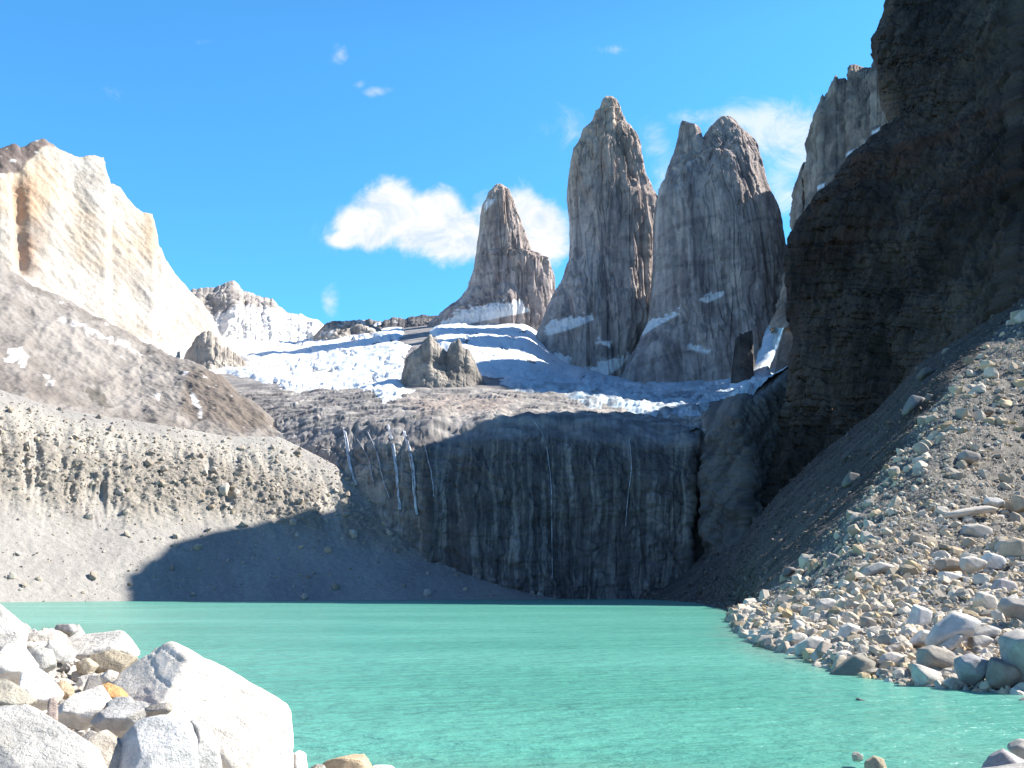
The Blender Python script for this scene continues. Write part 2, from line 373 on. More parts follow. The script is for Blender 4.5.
# ---- sunlit pale peak at the left
def build_peak():
    px = np.linspace(-420, 262, 620)
    top = I(px, (-420, 330), (-300, 240), (-200, 190), (-120, 175), (-60, 165), (0, 150), (8, 147), (15, 145), (20, 149), (27, 147), (35, 143), (43, 140), (50, 144), (60, 151), (75, 157), (82, 158), (95, 156), (104, 159),
            (107, 170), (111, 184), (120, 190), (127, 199), (135, 208), (143, 214), (152, 215), (156, 228), (158, 243), (165, 260), (175, 275), (190, 292), (200, 302), (213, 318), (222, 340), (262, 400)) + jag(px, 1.6, .15, 3.)
    Yt = I(px, (-420, 1050), (0, 1250), (60, 1335), (105, 1390), (158, 1455), (213, 1530), (262, 1580))
    Yb = I(px, (-420, 850), (0, 985), (100, 1080), (170, 1180), (262, 1350))
    low = I(px, (-420, 400), (0, 400), (120, 420), (213, 400), (262, 430))
    zt = w(px, top, Yt)[..., 2]
    m1 = low + (top - low) * .42; m2 = low + (top - low) * .82
    P = curtain(px, [(low, Yb, None), (m1, Yb + (Yt - Yb) * .62, None), (m2, Yb + (Yt - Yb) * .86, None), (top, Yt, None), (None, Yt + 120, zt - 70), (None, Yt + 500, zt - 500)], [190, 170, 90, 30, 12])
    qx, qy = to_px(P); n = normals(P); n *= -np.sign(n[..., 1:2])
    x, y, z = P[..., 0], P[..., 1], P[..., 2]
    g = fbm(x * .012, y * .012, z * .0035, 5, .55, True); f = fbm(x * .03, y * .03, z * .02, 6, .62); dg = fbm((x + z) * .02, y * .01, (z - x) * .004, 4, .6, True)
    cleft = np.exp(-((qx - I(qy, (170, 16), (260, 22))) / 6.) ** 2) * sstep(160, 190, qy) * sstep(285, 262, qy)
    d = g * 2.5 + f * 4.5 + dg * 5 - 14 * cleft
    d = d * (1 - .6 * np.exp(-((qy - top[None, :]) / 10.) ** 2))
    P = P + n * d[..., None]
    tone = fbm(x * .012, y * .012, z * .008, 5, .6); st = fbm(x * .05, y * .05, z * .006, 4, .6)
    col = mixc((.36, .325, .285), (.50, .47, .43), sstep(-.4, .4, tone + .3 * st))
    peach = sstep(.0, .5, fbm(x * .008, y * .008, z * .006, 4, .6) + .35 * sstep(290, 210, qy) - .12 + .25 * st)
    col = mixc(col, (.52, .385, .26), peach * .6)
    orange = np.exp(-((qx - 28 - 6 * tone) / 14.) ** 2) * sstep(165, 190, qy) * sstep(300, 240, qy)
    col = mixc(col, (.47, .28, .17), np.clip(orange * (.45 + .9 * st), 0, .6))
    # dark sedimentary cap left of the summit
    capd = inpoly(qx + 3 * st, qy + 3 * f, [(-420, 100), (110, 100), (75, 156), (58, 150), (46, 146), (38, 152), (28, 164), (20, 172), (6, 176), (-20, 182), (-80, 210), (-420, 300)])
    cap = sstep(-1, 2, capd)
    col = mixc(col, mixc((.12, .095, .09), (.26, .22, .20), sstep(-.3, .5, f)), cap)
    col = col * (1 + .12 * st[..., None])
    sn = sstep(.0, 2., inpoly(qx + 3 * f, qy + 3 * st, [(-10, 174), (6, 176), (4, 182), (-10, 180)])) + sstep(.30, .5, fbm(qx * .09, qy * .2, 4.4, 3)) * cap * .7
    sn = np.maximum(sn, sstep(-2, 3, inpoly(qx + 4 * f, qy + 4 * st, [(120, 338), (168, 350), (200, 356), (214, 330), (230, 345), (230, 400), (180, 380)]) + 6 * st))
    col = mixc(col, (.78, .79, .80), np.clip(sn, 0, 1))
    link('granite_peak', make_mesh('granite_peak', P.reshape(-1, 3), grid_faces(*P.shape[:2]), col), M_FAR,
         label='broad sunlit peach and white granite peak at the far left, above the brown slope', category='mountain peak')
build_peak()

# ---- the snowy ridge and the darker col behind it
def ridge(name, px, top, low, Yt, Yb, segs, paint, mat, amp=(12, 8), back=((80, -60), (350, -350)), **props):
    zt = w(px, top, Yt)[..., 2]
    P = curtain(px, [(low, Yb, None), (low + (top - low) * .5, Yb + (Yt - Yb) * .6, None), (top, Yt, None), (None, Yt + back[0][0], zt + back[0][1]), (None, Yt + back[1][0], zt + back[1][1])], segs)
    qx, qy = to_px(P); n = normals(P); n *= -np.sign(n[..., 1:2] + 1e-9)
    x, y, z = P[..., 0], P[..., 1], P[..., 2]
    g = fbm(x * .014, y * .014, z * .005, 5, .55, True); f = fbm(x * .035, y * .035, z * .03, 6, .62)
    fade = 1 - .6 * np.exp(-((qy - top[None, :]) / 7.) ** 2)
    P = P + n * ((g * amp[0] + f * amp[1]) * fade)[..., None]
    col = paint(x, y, z, qx, qy, g, f)
    return link(name, make_mesh(name, P.reshape(-1, 3), grid_faces(*P.shape[:2]), col), mat, **props)
def build_ridges():
    px = np.linspace(150, 430, 400)
    top = I(px, (150, 330), (185, 300), (193, 290), (215, 289), (222, 286), (233, 282), (238, 284), (243, 291), (252, 293), (262, 298), (272, 299), (278, 306), (285, 313), (300, 315), (308, 320), (318, 322), (326, 329), (340, 345), (360, 380), (430, 420)) + jag(px, 2.0, .22, 9.)
    def paint(x, y, z, qx, qy, g, f):
        st = fbm(x * .05, y * .05, z * .008, 4, .6)
        col = mixc((.30, .275, .26), (.47, .43, .40), sstep(-.4, .4, f + .3 * st))
        sn = inpoly(qx + 7 * f, qy + 5 * st, [(215, 322), (240, 312), (262, 312), (285, 318), (305, 316), (322, 326), (350, 352), (430, 400), (430, 440), (180, 440), (170, 372), (205, 345)])
        sn = sstep(-2.5, 3, sn + 9 * fbm(qx * .07, qy * .12, 2.2, 4, .6) + 3)
        sn = sn * (1 - .55 * sstep(.1, .5, st) * sstep(350, 320, qy))
        return mixc(col, (.76, .76, .76), np.clip(sn, 0, 1))
    ridge('snowy_mountain', px, top, I(px, (150, 420), (430, 425)), 1750, 1250, [140, 130, 20, 10], paint, M_FAR, kind='structure', label='sunlit snow covered ridge right of the pale peak')
    px = np.linspace(290, 420, 240)
    top = I(px, (290, 370), (318, 335), (325, 327), (333, 323), (345, 322), (360, 321), (368, 325), (378, 330), (388, 341), (400, 352), (420, 372)) + jag(px, 1.8, .3, 4.)
    def paint2(x, y, z, qx, qy, g, f):
        st = fbm(x * .05, y * .05, z * .02, 4, .6)
        col = mixc((.24, .215, .20), (.46, .42, .38), sstep(-.3, .4, f + .3 * st))
        sn = sstep(-1, 2.5, inpoly(qx + 5 * f, qy + 4 * st, [(300, 352), (345, 360), (370, 366), (400, 358), (425, 380), (425, 430), (280, 430)]) + 3) + .8 * sstep(.25, .45, st + f * .5)
        return mixc(col, (.76, .76, .76), np.clip(sn, 0, 1))
    ridge('rocky_mountain', px, top, I(px, (290, 425), (420, 425)), 1650, 1300, [90, 90, 16, 8], paint2, M_FAR, amp=(16, 9), kind='structure', label='small craggy ridge with gullies between snow and col')
    px = np.linspace(335, 560, 320)
    top = I(px, (335, 330), (350, 324), (360, 322), (370, 320), (383, 322), (395, 319), (405, 320), (415, 317), (425, 315), (437, 316), (448, 313), (470, 306), (560, 290)) + jag(px, 2.0, .3, 14.)
    def paint3(x, y, z, qx, qy, g, f):
        st = fbm(x * .03, y * .03, z * .03, 4, .6)
        col = mixc((.10, .10, .11), (.22, .205, .20), sstep(-.3, .4, f))
        sn = sstep(.18, .34, fbm(qx * .08 + qy * .05, qy * .16, 3.3, 4, .6) + .1 * st)
        return mixc(col, (.72, .74, .78), np.clip(sn * sstep(316, 326, qy), 0, 1))
    ridge('dark_mountain', px, top, I(px, (335, 420), (560, 420)), 2050, 1600, [110, 100, 16, 8], paint3, M_FAR, kind='structure', label='low dark col joining the ridge to the first tower')
build_ridges()

# ---- headwall, terrace, glacier
def build_headwall():
    px = np.linspace(180, 850, 800)
    edge = I(px, (180, 436), (260, 440), (300, 442), (350, 438), (430, 437), (470, 432), (500, 428), (560, 428), (640, 434), (695, 438), (708, 434), (730, 412), (760, 392), (790, 372), (850, 350))
    Ye = I(px, (180, 900), (260, 820), (350, 730), (430, 690), (520, 700), (640, 705), (690, 698), (703, 705), (712, 668), (740, 645), (790, 668), (850, 760))
    Yb = I(px, (180, 760), (350, 680), (430, 640), (480, 645), (560, 650), (640, 655), (690, 648), (703, 664), (714, 635), (745, 615), (790, 640), (850, 720))
    sm = lambda v: np.convolve(np.pad(v, 24, 'edge'), np.hanning(49) / np.hanning(49).sum(), 'valid')
    edge = edge + 6 * fbm(px * .03, .4, 1.3, 4, .6); lip = 11 + 8 * fbm(px * .02, 5.4, 1.3, 3)
    Ye = Ye + 16 * fbm(px * .012, 7.7, .2, 2, .5); Yb = Yb + 16 * fbm(px * .012, 7.7, .2, 2, .5)
    Yw = np.convolve(np.pad(Ye, 60, 'edge'), np.ones(121) / 121, 'valid')
    ter1 = I(px, (180, 400), (300, 410), (430, 412), (560, 410), (640, 418), (700, 422), (740, 404), (790, 390), (850, 370))
    ter2 = I(px, (180, 375), (300, 388), (430, 392), (520, 390), (640, 402), (700, 404), (745, 396), (790, 384), (850, 360))
    ter3 = I(px, (180, 350), (300, 365), (430, 352), (520, 362), (570, 380), (640, 391), (700, 392), (745, 386), (790, 376), (850, 350))
    ter4 = I(px, (180, 330), (300, 345), (430, 330), (530, 328), (560, 362), (600, 376), (640, 381), (700, 380), (745, 368), (790, 366), (850, 340))
    P = curtain(px, [(None, Yb - 4, -4.), (edge + (597 - edge) * .3, Yb + (Ye - Yb) * .35, None), (edge + lip, Ye - 10, None), (edge - lip, Ye + 34, None), (ter1, np.maximum(Yw + 110, Ye + 60), None), (sm(ter2), Yw + 270, None), (sm(ter3), Yw + 500, None), (sm(ter4), Yw + 760, None), (sm(ter4) - 5, Yw + 1080, None)],
                [160, 110, 16, 50, 70, 60, 40, 24])
    G = P[282:].copy()
    for _k in range(4):
        Gp = np.pad(G, ((14, 14), (0, 0), (0, 0)), mode='reflect', reflect_type='odd'); cs_ = np.cumsum(Gp, 0); cs_ = np.concatenate([np.zeros_like(cs_[:1]), cs_], 0)
        G = (cs_[29:] - cs_[:-29]) / 29
    P[282:] = G
    qx, qy = to_px(P); n = normals(P); n *= -np.sign(n[..., 1:2] - n[..., 2:3] * 1.0 + 1e-9)
    x, y, z = P[..., 0], P[..., 1], P[..., 2]
    wallm = sstep(-2, 18, qy - edge[None, :] + 10 * fbm(qx * .05, qy * .05, 3.1, 4, .6))
    col_f = fbm(x * .035, z * .004 + .3, y * .01, 5, .6, True)          # vertical flutes
    sl = fbm((x - z * .5) * .02, (z + x * .3) * .012, 1.7, 4, .55, True)  # exfoliation steps
    f = fbm(x * .05, y * .05, z * .05, 5, .6); bigf = fbm(x * .012, y * .01, z * .008, 3)
    crk = sstep(.84, .96, 1 - 2 * np.abs(fbm(x * .022 + z * .014, z * .02, 4.4, 4, .6))) + sstep(.88, .97, 1 - 2 * np.abs(fbm(x * .05, z * .010 + y * .01, 9.4, 4, .6))) + .8 * sstep(.86, .97, 1 - 2 * np.abs(fbm(x * .012 - z * .006, z * .045, 2.9, 4, .6)))
    dgn = fbm((x * .55 - z) * .012, (x + z * .55) * .05, 6.6, 5, .6, True); crd = fbm((x * .2 - z) * .02, (x + z * .2) * .11, 1.6, 4, .6, True)
    sl2 = fbm(x * .010 + z * .004, z * .030, 8.7, 5, .62, True)
    d = wallm * (col_f * .7 + (sl * 3.2 + sl2 * 3.5) * sstep(725, 700, qx) + (dgn * 6 + crd * 3.5) * sstep(700, 715, qx) + bigf * 9 + f * 2.4 + 1.4 * np.round(fbm(x * .022, z * .022, 3.3, 3, .6) * 5) / 2 - crk * 1.0) + (1 - wallm) * (.12 + .88 * sstep(382, 400, qy)) * (fbm(x * .014, y * .014, 5.1, 6, .6, True) * 6 + f * 2.4 + 1.8 * np.round(fbm(x * .006, y * .018, .2, 3) * 4))
    gul = np.exp(-((qx - I(qy, (430, 706), (520, 699), (560, 699), (600, 696))) / 4.5) ** 2) * sstep(425, 445, qy)
    d = d - 12 * gul
    P = P + n * d[..., None]
    # dark water stains, pale streaks, brown and grey granite, plus painted sun and shade
    w1 = 8 * fbm(qx * .014, qy * .012, 1.0, 4, .6); sx = qx + w1; pat = fbm(qx * .02, qy * .012, 6.1, 3)
    stain = fbm(sx * .085, qy * .006, 2.0, 6, .7) + .25 * pat; streak = fbm(sx * .26, qy * .007, 6.0, 5, .65) + .2 * pat; fine_s = fbm(sx * .8, qy * .02, 3.0, 3, .6)
    base = mixc((.18, .163, .158), (.33, .30, .283), sstep(-.3, .4, f + bigf))
    top_n = sstep(-5, 25, qy - edge[None, :] - 22 * np.abs(fbm(qx * .07, 1.5, .5, 3)))
    darks = sstep(-.10, .16, stain + .14 * sstep(420, 470, qx) - .22 * sstep(440, 400, qx) + .15 * bigf) * top_n  # besides stains: shaded right darkened, sunlit left spared, in the colour
    wc = mixc(base, (.080, .071, .073), darks * .86)
    wc = mixc(wc, (.03, .027, .027), np.clip(crk, 0, 1) * .3)
    wc = mixc(wc, (.34, .30, .26), sstep(.08, .28, streak) * .8 * (1 - darks * .55))
    wc = wc * (1 + .3 * fine_s[..., None] + .3 * fbm(qx * .5, qy * .12, 4.4, 4, .6)[..., None])
    wc = mixc(wc, (.36, .33, .29), sstep(440, 330, qx) * sstep(-.1, .3, streak) * .55)  # sunlit left part of the wall lightened in colour
    tc_ = mixc((.17, .163, .165), (.36, .34, .325), sstep(-.35, .4, f + .6 * fbm(x * .02, y * .05, 7., 4)))
    tc_ = mixc(tc_, (.10, .095, .10), sstep(.05, .35, fbm(x * .02, y * .04, 3., 5, .6)) * .6)
    tc_ = mixc(tc_, (.36, .29, .25), sstep(-6, 6, inpoly(qx + 12 * f, qy + 5 * f, [(400, 405), (450, 398), (520, 402), (500, 416), (420, 418)])) * .5)  # tan patch paints sunlight onto the terrace
    col = mixc(tc_, wc, wallm)
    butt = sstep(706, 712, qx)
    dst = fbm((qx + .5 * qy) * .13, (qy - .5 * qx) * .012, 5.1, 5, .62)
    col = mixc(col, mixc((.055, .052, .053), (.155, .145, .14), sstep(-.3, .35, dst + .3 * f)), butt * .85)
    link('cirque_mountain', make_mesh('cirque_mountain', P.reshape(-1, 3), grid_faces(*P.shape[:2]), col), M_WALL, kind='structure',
         label='dark water streaked granite headwall above the far shore')
    # glacier and snowfields: a skin of ice over the terrace, dipping under the rock at its edge
    r0 = 160 + 110 + 8
    G = P[r0:, :, :].copy(); gx, gy = qx[r0:], qy[r0:]
    wx = gx + 10 * fbm(gx * .03, gy * .05, 9.1, 4, .6); wy = gy + 7 * fbm(gx * .035, gy * .06, 4.4, 4, .6)
    polys = [[(165, 352), (190, 366), (225, 372), (262, 384), (300, 394), (345, 389), (392, 391), (410, 380), (402, 358), (402, 320), (150, 320)],
             [(365, 394), (400, 388), (420, 390), (400, 404), (378, 402)],
             [(432, 300), (435, 345), (455, 360), (478, 378), (520, 392), (560, 400), (600, 410), (650, 417), (700, 420), (714, 406), (745, 398), (790, 385), (860, 380), (860, 300)],
             [(676, 440), (700, 432), (706, 438), (690, 444)], [(540, 388), (556, 388), (552, 394), (542, 393)]]
    msk = np.full(gx.shape, -50.)
    for p_ in polys: msk = np.maximum(msk, inpoly(wx, wy, p_))
    cre = fbm(gx * .10 + gy * .12, gy * .30 - gx * .03, 1.9, 4, .65, True)
    th = np.clip(msk * .7, -6, 3) + cre * (.06 + 1.3 * sstep(352, 385, gy) * sstep(430, 500, gx)) * sstep(0, 10, msk) - 1
    th -= 6 * sstep(.15, .45, fbm(gx * .05 + gy * .03, gy * .11 - gx * .03, 6.6, 5, .68)) * np.where(gx < 425, 1, sstep(398, 388, gy))
    und = fbm(G[..., 0] * .011, G[..., 1] * .011, 3.3, 5, .55); G[..., 2] += 11 * und * sstep(402, 385, gy) + 2.5 * fbm(G[..., 0] * .04, G[..., 1] * .04, 7.3, 4, .6, True)
    G[..., 2] += th; G[..., 1] -= th * .2
    ice = sstep(352, 385, gy - .0 * gx) * sstep(430, 500, gx)  # blue ice, its darker tone also painting the terrace's shade
    icec = mixc((.30, .42, .50), (.52, .60, .66), sstep(-.2, .6, cre))
    icec = mixc(icec, (.19, .19, .20), sstep(-.12, .25, fbm(gx * .05, gy * .18, 8.2, 4, .65)) * sstep(375, 402, gy) * .8)
    gc = mixc((.78, .80, .83), icec, ice * sstep(-.5, .3, fbm(gx * .03, gy * .06, 2., 3) + .2))
    link('glacier', make_mesh('glacier', G.reshape(-1, 3), grid_faces(*G.shape[:2]), gc), M_SNOW,
         label='snow and blue broken ice on the terrace below the towers', category='glacier')
    return P, qx, qy, n
HW = build_headwall()

def stream(pts, wd, seed, off=.5):
    """falling water lying on the headwall: a few thin broken strands that part and meet again"""
    P, qx, qy, n = HW
    Q = P[:300].reshape(-1, 3); a = qx[:300].ravel(); b = qy[:300].ravel()
    pts = np.array(pts, float); m = 90; r = np.random.default_rng(int(seed * 10))
    t = np.linspace(0, len(pts) - 1, m); Vs, Fs, off_v = [], [], 0
    for s_ in range(4 if wd > .6 else 2):
        cx = np.interp(t, range(len(pts)), pts[:, 0]); cy = np.interp(t, range(len(pts)), pts[:, 1])
        cx = cx + wd * .9 * fbm(cy * .03, seed + s_ * 3.3, .3, 2) + (s_ - 1.5) * .75 * wd
        V = np.array([Q[np.argmin((a - cx[i]) ** 2 + (b - cy[i]) ** 2 * .6)] for i in range(m)])
        V = np.stack([np.convolve(np.pad(V[:, j], 9, 'edge'), np.ones(19) / 19, 'valid') for j in range(3)], 1) + (0, -off, 0)
        wv = perlin(np.arange(m) * .13, seed + s_ * 2, .1) + .5 * perlin(np.arange(m) * .5, seed + s_ * 5, .7)
        hw = np.clip(.34 + wv * .5, 0.10, 1) * wd * .95; e = 1.3
        V[:, 1] -= e
        ring = np.stack([V + np.stack([-hw, .25 + 0 * hw, 0 * hw], 1), V + (0, -.2, 0), V + np.stack([hw, .25 + 0 * hw, 0 * hw], 1), V + (0, .8, 0)], 1).reshape(-1, 3)
        Vs.append(ring); Fs.append(grid_faces(m, 4, True) + off_v); off_v += len(ring)
    return make_mesh('waterfall', np.concatenate(Vs), np.concatenate(Fs), None)
for pts, wd, lab in (([(343, 423), (348, 440), (351, 462), (357, 478), (361, 488)], .8, 'leftmost tall white waterfall, starting below the sunlit terrace'),
                     ([(388, 428), (394, 445), (398, 470), (400, 490), (404, 514)], .75, 'white waterfall second from the left, middle of the sunlit falls'),
                     ([(404, 432), (411, 450), (415, 470), (417, 495), (419, 518)], .9, 'widest white waterfall, right of the sunlit falls'),
                     ([(368, 432), (380, 455), (386, 482), (392, 500)], .5, 'thin white waterfall just left of the second tall fall'),
                     ([(425, 445), (431, 470), (433, 500)], .45, 'thin white waterfall where the sunlit wall turns into shade'),
                     ([(358, 440), (372, 462), (378, 490)], .4, 'thin broken waterfall between the two brightest sunlit falls'),
                     ([(531, 425), (545, 440), (551, 480), (552, 540), (551, 585)], .45, 'long thin waterfall down the shaded wall, below the glacier middle'),
                     ([(628, 440), (631, 470), (627, 495), (625, 530)], .4, 'faint short waterfall on the right of the shaded wall')):
    link('waterfall', stream(pts, wd, len(lab) * 1.7), M_FALL, label=lab, category='waterfall', group='waterfalls on the headwall')

# ---- rock knobs standing out of the snow
def knob(outline, Y, depth, colA, colB, seed, **props):
    """closed craggy knob: lofted from its left and right edges"""
    return tower(outline, Y, depth, seed, lambda X: mixc(colA, colB, sstep(-.4, .4, X['f'] + .5 * X['st'])), amp=(16, 12), mat=M_FAR, n_ang=220, n_z=120, **props)

def tower_mesh(outline, Y, depth, seed, paint, amp, n_ang, n_z, sup=2.5, skew=0.0):
    o = sorted(outline); py = np.array([a[0] for a in o], float); lx = np.array([a[1] for a in o], float); rx = np.array([a[2] for a in o], float)
    q = np.linspace(0, 1, n_z) ** 1.15
    yy = py[0] + (py[-1] - py[0]) * q
    l = np.interp(yy, py, lx); r = np.interp(yy, py, rx)
    PL = w(l, yy, Y); PR = w(r, yy, Y)
    cx = (PL[:, 0] + PR[:, 0]) / 2; a = (PR[:, 0] - PL[:, 0]) / 2; z = (PL[:, 2] + PR[:, 2]) / 2
    b = a * depth
    th = np.linspace(0, 2 * math.pi, n_ang, endpoint=False)
    th = th + .25 * np.sin(2 * th)     # denser at the sides seen edge-on
    c, s = np.cos(th), np.sin(th)
    # a blocky plan: flat faces meeting at upright edges, twisting slightly with height
    rr_ = np.random.default_rng(int(seed * 100))
    fa = np.radians(np.array([-100, -52, 2, 55, 100, 150, 182, 222]) + rr_.uniform(-11, 11, 8)); fh = np.array([.92, .98, .94, .95, .9, .95, .94, .99]) + rr_.uniform(-.06, .05, 8)
    tt = np.linspace(0, 1, n_z)[:, None, None]
    ang_ = th[None, :, None] - fa[None, None, :] - .10 * np.sin(tt * 5 + seed)
    q_ = np.clip(np.cos(ang_), 0, None) / (fh * (1 + .07 * np.sin(tt * (5 + np.arange(8)) + seed)))
    rad_ = (q_ ** 40).sum(-1) ** (-1 / 40.)
    ux = rad_ * c; uy = rad_ * s; ux = ux / np.abs(ux).max(1, keepdims=True)
    X = cx[:, None] + a[:, None] * ux; Yg = Y + b[:, None] * uy + skew * a[:, None] * ux; Z = np.broadcast_to(z[:, None], X.shape)
    P = np.stack([X, Yg, Z], -1)
    x, y, zz = P[..., 0], P[..., 1], P[..., 2]
    col_ = fbm(x * .030 + seed, y * .030, zz * .0035, 6, .62, True)
    ck = sstep(.82, .97, 1 - 2 * np.abs(fbm(x * .016 + seed, y * .016, zz * .0022, 3, .5))) + .7 * sstep(.85, .97, 1 - 2 * np.abs(fbm(x * .045 + seed, y * .045, zz * .004, 3, .5)))
    bigc = fbm(x * .012 + seed, y * .012, zz * .0022, 3, .5, True)
    f = fbm(x * .05 + seed, y * .05, zz * .035, 5, .62)
    diag = fbm((x + zz * .6) * .012 + seed, y * .006, (zz - x * .6) * .02, 4, .6, True)
    st = fbm(x * .045 + seed * 2, y * .045, zz * .003, 5, .62)
    sc_ = np.minimum(1, (a / 60) ** .55)[:, None]
    blk = np.round(fbm(x * .026 + seed, y * .026, zz * .006, 4, .6) * 5) / 5
    hi = np.exp(-np.arange(n_z) / (n_z * .16))[:, None]
    side = np.abs(ux) ** 6 * .55
    d = (bigc * amp[0] * .8 + col_ * amp[0] * .5 + f * amp[1] * .4 + blk * amp[0] * 1.7 - ck * amp[0] * .45) * sc_ * (1 - side)
    d = d + hi * amp[0] * 1.5 * fbm(x * .06 + seed, y * .06, zz * .03, 4, .65) * sc_
    nx = np.stack([np.broadcast_to(c, X.shape), np.broadcast_to(s, X.shape), np.zeros_like(X)], -1)
    nx /= np.linalg.norm(nx, axis=-1, keepdims=True) + 1e-9
    P = P + nx * d[..., None]
    P[..., 2] += (f * amp[1] * .6 + hi * amp[0] * 1.9 * fbm(x * .07, y * .07, seed, 4, .65)) * sc_
    qx, qy = to_px(P)
    col = paint(dict(x=x, y=y, z=zz, qx=qx, qy=qy, f=f, st=st, col=col_ - .5 * ck, diag=diag, big=bigc))
    V = P.reshape(-1, 3); Fq = grid_faces(n_z, n_ang, True)
    # close the top with a fan of thin quads (last two corners shared by a centre vertex pair)
    top = P[0].mean(0) + np.array([0, 0, 1.5]); V = np.concatenate([V, [top]]); k = len(V) - 1
    j = np.arange(0, n_ang, 2); cap = np.stack([np.full(len(j), k), (j + 2) % n_ang, (j + 1) % n_ang, j], -1)
    col = np.concatenate([col.reshape(-1, 3), col.reshape(-1, 3)[:1]])
    return V, np.concatenate([Fq, cap]), col
def tower(outline, Y, depth, seed, paint, amp=(7, 3), n_ang=520, n_z=420, mat=None, name='granite_tower', extra=(), sup=2.5, skew=0.0, **props):
    V, Fq, col = tower_mesh(outline, Y, depth, seed, paint, amp, n_ang, n_z, sup, skew)
    for (ol, Y2, dp, sd_) in extra:
        V2, F2, c2 = tower_mesh(ol, Y2, dp, sd_, paint, amp, 220, 140)
        F2 = F2 + len(V); V = np.concatenate([V, V2]); Fq = np.concatenate([Fq, F2]); col = np.concatenate([col, c2])
    return link(name, make_mesh(name, V, Fq, col), mat or M_FAR, **props)

def granite(warm_y0, warm_y1, snow, warmth=.8, dustf=.4):
    def paint(X):
        t = sstep(-.35, .35, X['st'] + .4 * X['f'])
        col = mixc((.265, .228, .232), (.51, .45, .435), t)
        warm = np.clip(sstep(warm_y1, warm_y0, X['qy'] + 25 * X['big']) * warmth + .35 * sstep(.1, .5, X['st']), 0, 1)  # brown streaks are the rock's; the warmer top paints in grazing sun
        col = mixc(col, mixc((.41, .30, .24), (.62, .48, .385), t), warm)
        col = mixc(col, (.10, .10, .11), sstep(.15, .5, -X['col']) * .5 + sstep(.2, .45, -X['st']) * .3)
        lite = sstep(.55, .8, X['diag']); col = mixc(col, (.12, .115, .12), lite * .4)
        m = np.zeros_like(X['qx'])
        nz = fbm(X['qx'] * .12, X['qy'] * .16, 2.7, 4, .65)
        for p_ in snow: m = np.maximum(m, sstep(-1.0, 1.2, inpoly(X['qx'] + 3 * nz, X['qy'] + 4 * nz, p_) + nz * 5 - .3))
        dust = sstep(.34, .46, fbm(X['qx'] * .22, X['qy'] * .30, 5.5, 3, .6)) * dustf
        m = np.clip(m + dust * sstep(.1, .5, X['f'] + .3), 0, 1)
        return mixc(col, (.76, .79, .84), m)
    return paint
T1 = [(184.5, 498, 502), (187, 494.5, 506), (192, 491, 510), (197, 488, 512.5), (205, 483, 515), (215, 481, 518), (230, 480, 524), (245, 478, 531), (254, 477, 536), (257, 477, 548), (262, 476.5, 556), (275, 474, 562), (290, 469, 562), (300, 460, 562),
      (308, 450, 562), (314, 441, 560), (322, 432, 558), (335, 424, 552), (352, 410, 548), (372, 404, 545)]
tower(T1, 1700, .55, 1.3, granite(190, 290, [[(440, 322), (470, 306), (520, 300), (530, 312), (480, 322), (445, 330)], [(482, 205), (492, 196), (496, 200), (485, 212)]], .75, .35),
      name='granite_tower', label='smallest and leftmost of the pointed granite towers, hooked to the right', category='rock tower', group='granite towers above the glacier')
T2 = [(97, 606, 612), (100, 603.5, 616.5), (104, 602, 619), (109, 599.5, 621), (112, 595.5, 622), (118, 593.5, 623.5), (125, 590, 625.5), (132, 584, 631), (140, 581, 636), (146, 577, 639), (152, 573.5, 640.5), (165, 571, 642.5), (180, 569, 645), (193, 568, 650), (203, 567, 655), (225, 566.5, 657),
      (262, 565.5, 658), (280, 561, 660), (300, 553, 662), (318, 545, 664), (335, 538, 664), (352, 534, 660), (372, 533, 652), (400, 536, 648)]
tower(T2, 1500, .62, 4.7, granite(110, 250, [[(543, 330), (556, 318), (592, 314), (594, 320), (570, 330), (548, 336)], [(535, 352), (560, 352), (572, 358), (568, 372), (545, 368)], [(583, 372), (606, 358), (634, 352), (622, 366), (600, 382)], [(600, 338), (612, 342), (610, 348), (598, 344)]], 1.0, .12),
      label='tallest granite tower, the slender middle one with a knobbed summit', category='rock tower', group='granite towers above the glacier')
T3 = [(117, 722, 729), (119, 718, 731), (123, 714, 735), (128, 710, 739), (134, 706, 744), (141, 702, 751), (148, 698, 755), (157, 688, 757), (170, 672, 760), (187, 660, 765), (204, 657, 775), (220, 656, 783), (238, 655.5, 789), (260, 655, 794),
      (300, 653, 797), (325, 645, 798), (345, 632, 798), (365, 622, 798), (385, 618, 798), (405, 620, 798)]
T3b = [(121, 681, 684), (124, 680, 690), (127, 679.5, 698), (131, 678.5, 700), (138, 677.5, 702), (150, 675, 712), (170, 668, 720), (195, 662, 722), (230, 662, 722)]
tower(T3, 1400, .6, 8.2, granite(100, 200, [[(612, 345), (625, 335), (655, 318), (680, 309), (680, 314), (655, 328), (640, 338), (618, 350)], [(697, 300), (706, 295), (725, 291), (724, 296), (708, 303)], [(684, 343), (700, 346), (712, 350), (708, 354), (688, 350)]], .6, .22),
      extra=[(T3b, 1400, .6, 3.1)], label='broad granite tower with a split summit, beside the dark cliff', category='rock tower', group='granite towers above the glacier')

